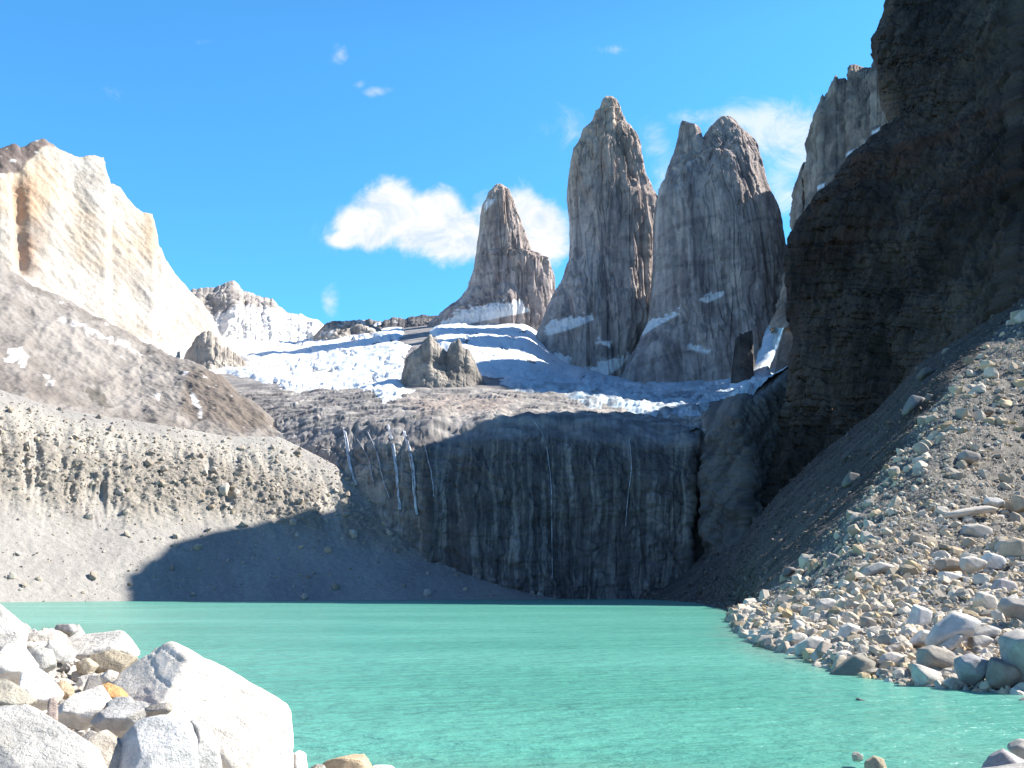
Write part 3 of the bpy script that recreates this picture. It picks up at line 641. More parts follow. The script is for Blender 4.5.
# dark rib and snow gully at the foot of the broad tower, and the buttress beyond
def crag(px_top, base_py, Y, back, colA, colB, amp, name, **props):
    xs = [a for a, b in px_top]; px = np.linspace(min(xs), max(xs), 170)
    top = I(px, *px_top) + jag(px, 3.2, .45, Y * .01)
    def paint(x, y, z, qx, qy, g, f):
        st = fbm(x * .06, y * .06, z * .02, 4, .6); return mixc(colA, colB, sstep(-.35, .4, f + .5 * st))
    u = (px - px.mean()) / (np.ptp(px) / 2)
    ridge(name, px, np.minimum(top, base_py - 1), np.full_like(px, base_py), Y + back + 0 * px, Y + 45 * np.abs(u) ** 3, [80, 80, 14, 6], paint, M_FAR, amp=amp, **props)
crag([(731, 386), (733, 366), (736, 341), (740, 335), (752, 331), (762, 330), (766, 336), (765, 352), (760, 368), (752, 385)], 392, 1080, 30, (.035, .032, .034), (.10, .09, .088), (5, 5), 'rock_rib',
     label='dark square rib beside the narrow snow gully below the broad tower', category='rock rib')
crag([(774, 392), (776, 372), (779, 350), (784, 332), (789, 318), (800, 300), (820, 290), (830, 320)], 400, 1040, 60, (.12, .105, .105), (.25, .22, .21), (7, 5), 'rock_rib',
     label='grey buttress right of the narrow snow gully, against the dark cliff', category='rock rib')
def gully():
    rows = [(316, 779, 790), (322, 771, 789), (332, 768, 786), (345, 766, 781), (358, 762, 776), (368, 752, 774), (376, 738, 782), (384, 732, 792), (392, 728, 796)]
    py = np.linspace(316, 392, 70); l = I(py, *[(a, b) for a, b, c in rows]); r = I(py, *[(a, c) for a, b, c in rows])
    Y = I(py, (316, 1330), (350, 1200), (376, 1090), (392, 1040)); t = np.linspace(0, 1, 40)
    qx = l[:, None] + (r - l)[:, None] * t; qy = np.broadcast_to(py[:, None], qx.shape)
    P = w(qx, qy, np.broadcast_to(Y[:, None], qx.shape)); f = fbm(qx * .15, qy * .2, 1., 4, .6)
    P[..., 1] += f * 10 + 26 * (2 * np.abs(t - .5)) ** 3; P[..., 2] += f * 2
    B = P.copy(); B[..., 1] += 30; B[..., 2] -= 10
    V = np.concatenate([P.reshape(-1, 3), B.reshape(-1, 3)]); Fq = grid_faces(*qx.shape); 
    c = mixc((.50, .62, .74), (.78, .81, .85), sstep(-.2, .35, f)); 
    link('snow_gully', make_mesh('snow_gully', V, np.concatenate([Fq, Fq + qx.size]), np.concatenate([c.reshape(-1, 3)] * 2)), M_SNOW,
         label='narrow blue white snow gully dropping to the glacier beside the dark cliff', category='snow gully')
gully()
# sunlit knobs in the snow
crag([(398, 398), (402, 385), (403, 372), (406, 360), (412, 353), (419, 349), (424, 343), (430, 336), (434, 342), (440, 347), (447, 353), (452, 343), (459, 341), (463, 348), (469, 352), (474, 362), (479, 373), (488, 392)], 404, 960, 50, (.19, .18, .172), (.42, .385, .345), (5, 6), 'rock_outcrop',
     label='sunlit tan rock outcrop standing in the middle of the snow terrace', category='rock outcrop')
crag([(184, 362), (188, 352), (193, 344), (197, 338), (203, 334), (211, 331), (215, 336), (224, 345), (238, 356), (250, 368), (268, 386)], 392, 1180, 60, (.27, .24, .22), (.50, .45, .39), (7, 6), 'rock_outcrop',
     label='pale rock outcrop at the snow edge below the peach peak', category='rock outcrop')

# ---- fourth wall behind the dark cliff
def build_wall4():
    px = np.linspace(770, 1010, 420)
    top = I(px, (770, 330), (788, 260), (791, 238), (792, 205), (794, 188), (800, 172), (806, 160), (807, 140), (812, 125), (816, 118), (818, 108), (822, 96), (824, 99), (829, 90), (833, 82), (835, 75), (838, 82), (844, 80), (846, 82), (848, 70), (851, 67), (857, 67), (864, 70), (871, 70), (874, 62), (880, 58), (892, 40), (910, 34), (940, 30), (1010, 30)) + jag(px, 3.0, .35, 2.)
    def paint(x, y, z, qx, qy, g, f):
        st = fbm(x * .05, y * .05, z * .005, 5, .62); dg = fbm((x - z * .7) * .02, 1., (z + x) * .008, 4, .6, True)
        t = sstep(-.35, .35, st + .4 * f)
        col = mixc((.21, .16, .135), (.43, .34, .28), t); col = mixc(col, (.10, .09, .09), sstep(.5, .75, dg) * .6)
        nz = fbm(qx * .12, qy * .16, 2.7, 4, .65); m = np.zeros_like(qx)
        for p_ in ([(846, 156), (850, 152), (862, 148), (866, 144), (864, 151), (852, 156)], [(820, 188), (828, 185), (826, 190), (820, 192)], [(874, 134), (882, 130), (880, 135), (874, 137)]):
            m = np.maximum(m, sstep(-.8, .8, inpoly(qx, qy, p_) + nz * 1.5))
        return mixc(col, (.76, .79, .84), m)
    ridge('granite_wall', px, top, I(px, (770, 330), (1010, 330)), I(px, (770, 1250), (860, 1200), (1010, 1050)), I(px, (770, 1100), (830, 1000), (1010, 850)), [150, 200, 20, 10], paint, M_FAR, amp=(9, 5), back=((160, 5), (520, -80)), label='jagged grey brown granite wall rising behind the dark cliff', category='rock wall')  # unseen back and hidden crest shaped to shade the glacier
build_wall4()

# ---- right bank: sunlit rubble in front, steep shaded scree behind
def water_y(px, py):
    u, y, z = ray(px, py); return -CAMZ / z * y
def build_bank():
    px = np.concatenate([np.linspace(640, 735, 110, endpoint=False), np.linspace(735, 1070, 480, endpoint=False), np.linspace(1070, 1700, 120)])
    s_py = I(px, (640, 598.6), (660, 599.5), (700, 603), (728, 610), (733, 614), (738, 630), (745, 637), (780, 652), (810, 659), (850, 672), (900, 683), (1024, 694), (1200, 706), (1700, 735))
    Ys = water_y(px, s_py)
    Ys = np.minimum(Ys, I(px, (640, 640), (700, 480), (733, 330), (800, 330)))
    mid = I(px, (640, 598), (735, 606), (760, 616), (850, 580), (950, 545), (1024, 520), (1200, 470), (1700, 380))
    Ym = np.maximum(I(px, (640, 632), (700, 500), (735, 300), (760, 172), (850, 150), (950, 180), (1024, 205), (1200, 200), (1700, 130)), Ys + 8)
    edge = I(px, (640, 597), (700, 600), (735, 603.5), (760, 602), (800, 566), (870, 492), (905, 446), (950, 385), (1024, 306), (1100, 240), (1700, 60))
    Ye = np.maximum(I(px, (640, 636), (700, 515), (735, 330), (760, 235), (800, 235), (870, 255), (905, 285), (950, 330), (1024, 420), (1100, 430), (1700, 250)), Ym + 4)
    top = I(px, (640, 596), (665, 594), (690, 578), (740, 543), (780, 500), (815, 470), (840, 450), (870, 425), (900, 392), (925, 364), (980, 330), (1024, 300), (1100, 235), (1700, 50))
    Yt = np.maximum(I(px, (640, 640), (690, 628), (740, 595), (780, 565), (840, 510), (870, 497), (900, 485), (925, 475), (980, 455), (1024, 442), (1100, 445), (1700, 300)), Ye + 3)
    zt = w(px, top, Yt)[..., 2]
    P = curtain(px, [(None, Ys * .93, -3.), (None, Ys, 0.), (mid, Ym, None), (edge, Ye, None), (top, Yt, None), (None, Yt + 60, zt + 15)], [8, 190, 170, 260, 14])
    qx, qy = to_px(P); n = normals(P); n *= np.sign(n[..., 2:3] + 1e-9)
    x, y, z = P[..., 0], P[..., 1], P[..., 2]
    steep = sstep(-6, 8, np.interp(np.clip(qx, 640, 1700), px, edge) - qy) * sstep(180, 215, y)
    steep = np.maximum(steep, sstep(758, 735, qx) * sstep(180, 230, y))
    s = x * .2 + y
    stri = fbm(s * .045, x * .004, z * .01, 5, .6, True); f = fbm(x * .09, y * .09, z * .09, 5, .62); ff = fbm(x * .5, y * .5, z * .5, 4, .62)
    near = fbm(x * .06, y * .06, 1., 4)
    d = steep * (stri * 2.0 + f * 1.6) + (1 - steep) * (near * 2.6 + ff * .7)
    d = d * sstep(-2, 3, z)
    P = P + n * d[..., None]
    tone = fbm(s * .05, x * .01, z * .02, 5, .6); pep = fbm(x * .9, y * .9, z * .9, 3, .7)
    cs = mixc((.05, .043, .041), (.125, .11, .103), sstep(-.45, .5, tone * .9 + .5 * f))  # scree darker than the lit bank: its shade is put into the colour
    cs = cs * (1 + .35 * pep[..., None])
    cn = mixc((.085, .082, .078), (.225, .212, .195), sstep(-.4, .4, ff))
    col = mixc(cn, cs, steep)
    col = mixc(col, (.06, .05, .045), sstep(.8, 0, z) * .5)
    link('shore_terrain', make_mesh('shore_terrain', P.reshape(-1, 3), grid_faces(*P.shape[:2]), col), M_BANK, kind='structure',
         label='right bank: rubble by the water and steep shaded scree behind')
    return P, n, qx, qy, steep
BANK = build_bank()

# ---- dark cliff
def build_cliff():
    px = np.linspace(715, 1120, 640)
    # visible left edge is a fold: columns left of it curl back behind
    base = I(px, (715, 575), (735, 560), (780, 515), (840, 462), (870, 438), (900, 405), (925, 378), (980, 342), (1024, 312), (1120, 230))
    Yb = I(px, (715, 640), (740, 605), (780, 560), (840, 470), (900, 385), (925, 350), (980, 292), (1024, 258), (1120, 240))
    return px, base, Yb
def cliff_rows():
    # rows by height: (py, left-edge px, Y at left edge, Y at px 1024)
    rows = [(590, 700, 660, 450), (560, 718, 640, 450), (540, 730, 635, 450), (520, 744, 632, 450), (500, 757, 630, 450), (480, 767, 630, 450), (460, 776, 632, 450), (440, 784, 634, 450), (415, 788, 636, 450), (380, 789, 640, 452),
            (320, 790.5, 650, 458), (262, 790, 660, 466), (240, 792, 652, 470), (225, 800, 652, 474), (205, 815, 652, 480), (192, 829, 652, 484), (180, 838, 652, 488), (162, 850, 653, 494), (150, 865, 653, 500), (135, 884, 654, 506), (122, 896, 656, 510),
            (110, 893, 660, 516), (90, 886, 666, 524), (65, 884, 673, 534), (55, 880, 677, 538), (38, 877, 681, 545), (30, 880, 682, 548), (20, 885, 684, 553), (8, 892, 687, 558), (0, 891, 689, 562), (-14, 905, 694, 570), (-34, 960, 702, 585), (-50, 1060, 712, 600)]
    return rows
def build_cliff2():
    rows = cliff_rows(); py = np.array([r[0] for r in rows][::-1], float)
    lx = np.array([r[1] for r in rows][::-1], float); Yl = np.array([r[2] for r in rows][::-1], float); Yr = np.array([r[3] for r in rows][::-1], float)
    q = np.linspace(-50, 590, 760)
    l = np.interp(q, py, lx) + 4 * sstep(215, 240, q) * sstep(470, 430, q) + 2.6 * fbm(q * .09, 2.2, .4, 5, .65); yl = np.interp(q, py, Yl); yr = np.interp(q, py, Yr)
    yr = np.convolve(np.pad(yr, 20, 'edge'), np.ones(41) / 41, 'valid'); yl = np.convolve(np.pad(yl, 20, 'edge'), np.ones(41) / 41, 'valid')
    nb, nf = 40, 500
    t = np.linspace(0, 1, 430)
    X2 = np.concatenate([l[:, None] + (1030. - l)[:, None] * t[None, :], np.broadcast_to(np.linspace(1036, 1500, nf - 430), (len(q), nf - 430))], 1)
    X2 = np.maximum(X2, l[:, None] + np.arange(nf) * .02)
    k = np.clip((X2 - l[:, None]) / np.maximum(1024 - l[:, None], 30), 0, 1)
    Yf = yl[:, None] + (yr - yl)[:, None] * (k ** .9)
    y15 = I(q, (-50, 430), (0, 390), (100, 320), (300, 290), (590, 280))  # unseen cliff beyond the frame, shaped to keep the visible face in shade
    ko = np.clip((X2 - 1024) / 476, 0, 1); Yf = Yf * (1 - ko) + y15[:, None] * ko
    # rounded left edge: nose stands back from the face at the silhouette
    nose = np.exp(-(X2 - l[:, None]) / 5.)
    Yf = Yf + 14 * nose
    Pf = w(X2, q[:, None], Yf)
    # the unseen flank runs back to the right, its height set for its shadow
    tb = np.linspace(1, 0, nb, endpoint=False)[:, None]
    e = Pf[:, 0]
    Pb = np.stack([e + np.array([290 * a ** 1.1, 340 * a, -10 * a]) * np.array([1, 1, 1]) for a in tb[:, 0]], 1)
    P = np.concatenate([Pb, Pf], 1)
    qx, qy = to_px(P)
    x, y, z = P[..., 0], P[..., 1], P[..., 2]
    n = normals(P); n *= -np.sign(n[..., 0:1] + n[..., 1:2])
    g = fbm(x * .012, y * .012, z * .009, 5, .58, True); bed = fbm(x * .004, y * .004, z * .045, 4, .6, True); f = fbm(x * .05, y * .05, z * .05, 5, .62)
    vert = fbm(y * .025, x * .02, z * .006, 5, .6, True)
    upper = sstep(260, 80, qy)
    sil = np.concatenate([np.ones((len(q), nb)) * .5, 1 - .6 * np.exp(-(X2 - l[:, None]) / 10)], 1)
    f2 = fbm(x * .16, y * .16, z * .16, 4, .62, True); cg = fbm(x * .035, y * .035, z * .022, 5, .62, True)
    stp = np.round(fbm(x * .016, y * .016, z * .009, 4, .6) * 5) / 5
    d = (g * 7 + cg * 6 + stp * 15 + f * 4 + f2 * 2.4 + bed * 3.5 * upper + vert * 8 * (1 - upper * .6)) * sil
    P = P + n * d[..., None]
    tone = fbm(x * .012, y * .012, z * .012, 5, .6); bt = fbm(x * .003, y * .003, z * .03, 4, .6)
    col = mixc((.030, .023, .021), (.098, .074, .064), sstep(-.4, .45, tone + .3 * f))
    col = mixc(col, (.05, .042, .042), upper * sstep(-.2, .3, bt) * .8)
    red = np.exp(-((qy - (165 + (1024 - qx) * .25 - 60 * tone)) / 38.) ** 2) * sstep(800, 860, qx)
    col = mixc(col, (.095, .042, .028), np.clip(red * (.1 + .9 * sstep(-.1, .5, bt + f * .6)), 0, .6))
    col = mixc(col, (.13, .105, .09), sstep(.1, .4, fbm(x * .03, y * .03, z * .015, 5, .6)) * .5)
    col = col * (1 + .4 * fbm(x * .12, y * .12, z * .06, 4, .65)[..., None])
    edgew = np.exp(-((qx - np.interp(qy, py, lx)) / 14.) ** 2) * sstep(60, 90, qy) * sstep(140, 120, qy)
    col = mixc(col, (.17, .13, .10), edgew * .6)
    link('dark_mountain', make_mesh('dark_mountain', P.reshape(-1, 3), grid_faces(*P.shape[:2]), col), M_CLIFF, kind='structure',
         label='towering dark cliff in shade on the right')
build_cliff2()

# ---- near bank under the camera
def near_height(x, y):
    """ground of the near bank: high on the left, down to the water in front"""
    edge = I(x, (-60, 46), (-16, 24), (-9, 21), (-4, 15), (-1.5, 12), (2, 20), (8, 26), (14, 29), (20, 31), (26, 32.5), (60, 55))
    t = (edge - y)
    z = np.where(t > 0, 4.45 * (1 - np.exp(-t / np.where(x < -3, 1.6, 9.0))) , t * .25)
    z = z + 1.15 * sstep(-2.6, -8, x) * (.25 + .75 * sstep(8, 13, y)) * sstep(0, 4, t)
    return z + .12 * fbm(x * .8, y * .8, 1.5, 4)
def build_near():
    xs = np.linspace(-60, 60, 420); ys = np.linspace(-40, 70, 380)
    Y, X = np.meshgrid(ys, xs, indexing='ij'); Z = near_height(X, Y); P = np.stack([X, Y, Z], -1)
    f = fbm(X * 2, Y * 2, 3., 3, .6); col = mixc((.33, .31, .285), (.50, .475, .45), sstep(-.4, .4, f))
    link('near_terrain', make_mesh('near_terrain', P.reshape(-1, 3), grid_faces(*P.shape[:2]), col), M_BANK, kind='structure', label='gravelly near bank at the bottom left')
build_near()

# ================================================================== ROCKS
def ico(sub):
    import bmesh
    bm = bmesh.new(); bmesh.ops.create_icosphere(bm, subdivisions=sub, radius=1)
    V = np.array([v.co[:] for v in bm.verts]); Fq = np.array([[v.index for v in f.verts] for f in bm.faces]); bm.free()
    return V / np.linalg.norm(V, axis=1, keepdims=True), Fq
ICO = {k: ico(k) for k in (1, 2, 3, 4, 5, 6)}
def poly_radius(D, Nn, H, p):
    q = np.clip(D @ Nn.T, 0, None) / H
    return (q ** p).sum(1) ** (-1 / p)
def rand_rock(seed, sub, p=90, k=3, rough=.02):
    """broken block: three pairs of uneven faces with a few corners knocked off"""
    r = np.random.default_rng(seed); D, Fq = ICO[sub]
    A = np.linalg.qr(r.normal(size=(3, 3)))[0]; A = A + r.normal(size=(3, 3)) * .13
    dims = np.sort(r.uniform(.34, 1.0, 3))[::-1]; dims = dims / dims[0]
    Nn = np.concatenate([A, -A + r.normal(size=(3, 3)) * .13]); H = np.concatenate([dims, dims * r.uniform(.8, 1.1, 3)])
    C = r.normal(size=(k, 3)); Nn = np.concatenate([Nn, C]); Nn /= np.linalg.norm(Nn, axis=1, keepdims=True)
    H = np.concatenate([H, r.uniform(.72, .98, k)])
    rad = np.minimum(poly_radius(D, Nn, H, p), 1.5); V = D * rad[:, None] * .95
    if sub >= 3: V = V * (1 + rough * fbm(V[:, 0] * 2.2 + seed, V[:, 1] * 2.2, V[:, 2] * 2.2, 4, .6))[:, None]
    return V, Fq

PALE = (.50, .475, .44)
def rock_colour(V, seed, base, amt=.14, stain=.25):
    n = fbm(V[:, 0] * 1.5 + seed, V[:, 1] * 1.5, V[:, 2] * 1.5, 4, .6); s = fbm(V[:, 0] * 3 + seed * 2, V[:, 1] * 3, V[:, 2] * 3, 3, .6)
    c = mixc(np.array(base) * (1 - amt), np.array(base) * (1 + amt), sstep(-.4, .4, n))
    return mixc(c, np.array(base) * np.array((.78, .66, .52)), sstep(.15, .5, s) * stain)

def bank_point(px, py):
    P, n, qx, qy, _s = BANK
    sub = (slice(4, None, 2), slice(None, None, 2))
    i = np.argmin((qx[sub] - px) ** 2 + (qy[sub] - py) ** 2); return P[sub].reshape(-1, 3)[i]

def outline_rock(pts, Y, base, seed, label, name='boulder', cat='boulder', sub=5, facets=(), thick=.75, p=80, rough=.045, group=None, stain=.25, mat=None):
    """boulder with a traced outline, its own distance and thickness, cut by front facets (nx, ny, nz, reach)"""
    pts = np.array(pts, float); W = w(pts[:, 0], pts[:, 1], Y)
    c = W.mean(0); a = W[:, [0, 2]] - c[[0, 2]]
    size = np.abs(a).max(); r = np.random.default_rng(seed)
    Nn, H = [], []
    area = 0.5 * np.sum(a[:, 0] * np.roll(a[:, 1], -1) - np.roll(a[:, 0], -1) * a[:, 1]); sg = 1 if area > 0 else -1
    for i in range(len(a)):
        q0, q1 = a[i], a[(i + 1) % len(a)]; e = q1 - q0; m = np.array([e[1], -e[0]]) * sg; L_ = np.linalg.norm(m)
        if L_ < 1e-6: continue
        m /= L_; h = max(m @ q0, size * .08)
        ty = r.uniform(-.12, .12); Nn.append((m[0], ty, m[1])); H.append(h)
        if r.random() < .45: continue
        k = r.uniform(.35, 1.3); v = np.array((m[0], -k, m[1])); v /= np.linalg.norm(v); Nn.append(v); H.append(h * r.uniform(.78, .95) + size * .05)
        v = np.array((m[0], k, m[1])); v /= np.linalg.norm(v); Nn.append(v); H.append(h * r.uniform(.78, .95) + size * .05)
    rr = np.sqrt(abs(area) / math.pi)
    Nn += [(.1, -1, .25), (-.1, 1, .1)]; H += [rr * thick, rr * thick]
    for (nx, ny, nz, h) in facets: Nn.append((nx, ny, nz)); H.append(h * rr)
    Nn = np.array(Nn, float); Nn /= np.linalg.norm(Nn, axis=1, keepdims=True); H = np.array(H)
    D, Fq = ICO[sub]; V = D * poly_radius(D, Nn, H, p)[:, None]
    fr = 1.6 / size
    V = V * (1 + rough * fbm(V[:, 0] * fr + seed, V[:, 1] * fr, V[:, 2] * fr, 6, .62) + rough * .5 * fbm(V[:, 0] * fr * .8 + seed, V[:, 1] * fr, V[:, 2] * fr, 3, .5, True))[:, None]
    if size > .5 and sub >= 5:
        q_ = V / size; lay = 1 - 2 * np.abs(fbm(q_[:, 0] * .9 + seed, q_[:, 1] * .9, q_[:, 2] * 4 + q_[:, 0] * 1.6, 3, .5)); ch = fbm(q_[:, 0] * 5 + seed, q_[:, 1] * 5, q_[:, 2] * 5, 4, .6, True)
        V = V * (1 - .022 * sstep(.84, .97, lay) + .010 * ch)[:, None]
    col = rock_colour(V / size * 1.2, seed, base, stain=stain)
    o = link(name, make_mesh(name, V, Fq, col), mat or M_ROCK, label=label, category=cat)
    o.location = c
    if group: o['group'] = group
    return o

# ---- left foreground pile.  (outline, distance, colour, label, facets)
LITE = (.79, .755, .70); TAN = (.56, .45, .33); ORANGE = (.62, .37, .19); GREY = (.48, .45, .42)
LG = 'boulders of the pale pile at the lower left'
left = [
 ([(112, 680), (152, 645), (172, 642), (196, 655), (240, 680), (274, 697), (286, 711), (291, 745), (292, 800), (180, 830), (105, 800), (100, 720)], 10.6, LITE, 'largest white boulder, its long sloping top against the water', [(-.35, -.62, .75, .62), (.35, -.75, .55, .74), (-.05, -1, -.35, .78)], 6),
 ([(60, 650), (82, 627), (118, 628), (130, 640), (137, 656), (120, 668), (95, 676), (70, 672)], 13.6, LITE, 'flat topped pale slab behind the largest white boulder, facing the lake', [(-.2, -.4, .9, .42)], 5),
 ([(-30, 615), (-8, 600), (8, 612), (24, 630), (20, 650), (5, 660), (-30, 665)], 11.6, (.58, .51, .44), 'rounded peach tinted boulder cut by the left frame edge, highest in the pile', [(.3, -.5, .7, .7)], 5),
 ([(-5, 668), (5, 645), (20, 643), (38, 668), (32, 680), (18, 686), (-4, 684)], 10.6, LITE, 'white tilted block below the peach tinted boulder', [(.3, -.6, .7, .6)], 5),
 ([(22, 672), (35, 664), (48, 676), (62, 694), (55, 706), (38, 712), (18, 700)], 10.0, LITE, 'long smooth white block sloping down beside the sandy hollow', [(.2, -.5, .8, .5)], 5),
 ([(-30, 692), (0, 678), (20, 688), (36, 700), (20, 716), (-30, 716)], 9.6, (.50, .45, .36), 'yellowish streaked boulder at the left frame edge under the white blocks', [(.1, -.5, .8, .55)], 5),
 ([(-40, 745), (-20, 712), (20, 708), (60, 722), (95, 745), (110, 775), (100, 830), (-40, 840)], 8.3, (.55, .53, .50), 'huge weathered white boulder filling the bottom left corner', [(.25, -.45, .85, .45), (.5, -.8, .3, .8)], 6),
 ([(55, 712), (75, 692), (98, 688), (108, 705), (98, 718), (84, 730), (62, 724)], 9.5, LITE, 'white wedge of rock left of the orange boulder', [(0, -.5, .8, .5)], 5),
 ([(96, 694), (98, 686), (108, 683), (120, 688), (126, 698), (118, 706), (103, 705)], 9.9, ORANGE, 'small round orange boulder in the middle of the pale pile', [(0, -.7, .6, .7)], 4),
 ([(56, 690), (58, 682), (66, 681), (73, 688), (70, 700), (60, 698)], 10.2, TAN, 'small brown shadowed stone in the sandy hollow', [], 4),
 ([(92, 722), (108, 706), (130, 702), (148, 704), (142, 718), (128, 730), (106, 731)], 9.3, (.52, .47, .42), 'flat cream slab lying over a dark gap, below the orange boulder', [(0, -.4, .9, .4)], 5),
 ([(108, 702), (116, 697), (130, 697), (134, 706), (124, 712), (112, 710)], 9.5, GREY, 'small grey rounded stone lying on the cream slab', [], 4),
 ([(120, 742), (138, 720), (158, 716), (182, 722), (196, 740), (200, 790), (130, 800), (112, 765)], 8.6, (.57, .55, .52), 'rounded white boulder at the bottom, in front of the largest one', [(.1, -.6, .75, .6)], 6),
 ([(182, 728), (192, 721), (202, 726), (218, 750), (224, 790), (190, 800), (186, 745)], 8.8, GREY, 'upright grey speckled stone wedged against the largest boulder', [(-.5, -.7, .3, .6)], 5),
 ([(84, 745), (104, 730), (128, 748), (150, 790), (90, 800)], 8.5, (.46, .42, .37), 'grey brown block between the two bottom white boulders', [(.4, -.6, .5, .6)], 5),
 ([(90, 655), (112, 650), (137, 658), (128, 672), (112, 680), (96, 672)], 13.0, (.44, .37, .27), 'yellow brown rough stone under the flat topped slab', [(0, -.8, .4, .7)], 5),
 ([(76, 662), (88, 658), (96, 666), (90, 674), (78, 672)], 12.2, (.50, .44, .36), 'small cream stone beside the yellow brown one', [], 4),
 ([(56, 628), (62, 624), (72, 624), (76, 631), (70, 637), (58, 636)], 14.0, (.36, .34, .33), 'dark grey speckled stone on top of the far end of the pile', [], 4),
 ([(100, 676), (108, 670), (118, 673), (116, 684), (104, 685)], 10.6, LITE, 'small white angular stone left of the largest boulder', [], 4),
 ([(26, 650), (36, 646), (52, 650), (56, 664), (44, 672), (30, 666)], 11.6, (.53, .50, .44), 'cream coloured rounded stone in the middle of the gravel crest', [], 4),
 ([(52, 640), (64, 642), (76, 652), (70, 664), (56, 660), (50, 650)], 12.4, LITE, 'white rounded stone on the gravel crest, behind the cream one', [], 4),
 ([(145, 708), (152, 705), (168, 702), (172, 710), (164, 716), (148, 716)], 9.2, (.40, .36, .32), 'little flat brown grey stone resting on the largest boulder', [], 4),
 ([(48, 710), (52, 697), (57, 700), (57, 722), (52, 728), (48, 722)], 9.1, (.42, .30, .25), 'thin upright reddish stone above the huge corner boulder', [], 4),
 ([(290, 758), (296, 752), (305, 754), (308, 775), (288, 778)], 10.8, LITE, 'small white stone at the bottom, touching the right end of the largest boulder', [], 4),
 ([(318, 768), (328, 760), (345, 756), (362, 757), (372, 766), (372, 785), (318, 785)], 12.4, (.56, .46, .34), 'low peach stone at the bottom of the frame by the water', [], 4),
 ([(310, 768), (316, 764), (324, 765), (328, 772), (318, 780)], 11.8, GREY, 'small grey stone left of the low peach stone', [], 4),
 ([(364, 770), (374, 765), (392, 766), (400, 774), (380, 785)], 12.6, LITE, 'rightmost low white stone at the bottom of the pale pile', [], 4),
]
for i, (pts, Y, base, lab, fac, sub) in enumerate(left):
    outline_rock(pts, Y, base, 100 + i, lab, sub=sub, facets=fac, thick=.9, group=LG)

# right bottom corner and rocks in the shallows
for i, (pts, Y, base, lab) in enumerate([
 ([(984, 768), (992, 756), (1004, 748), (1018, 756), (1040, 768), (1040, 800), (984, 800)], 26, (.40, .39, .40), 'grey rock with a pale rim in the bottom right corner'),
 ([(1008, 748), (1020, 739), (1045, 742), (1045, 765), (1020, 762)], 28, (.42, .36, .28), 'brown rock behind the grey one in the bottom right corner'),
 ([(865, 762), (874, 756), (884, 759), (888, 772), (866, 774)], 31.5, (.46, .40, .30), 'tan stone breaking the surface at the bottom of the lake'),
 ([(852, 755), (857, 752), (862, 755), (860, 762), (853, 761)], 33.5, (.44, .41, .37), 'little pale stone awash behind the tan one'),
 ([(856, 699), (858, 697.5), (862, 699), (870, 701), (866, 704), (857, 702)], 53, (.20, .18, .15), 'lone dark stone just above the water near the right bank'),
 ([(1018, 700), (1024, 697), (1036, 698), (1036, 706), (1020, 705)], 53, (.36, .34, .32), 'flat stone in the water at the right frame edge')]):
    outline_rock(pts, Y, base, 300 + i, lab, sub=4, thick=.9)

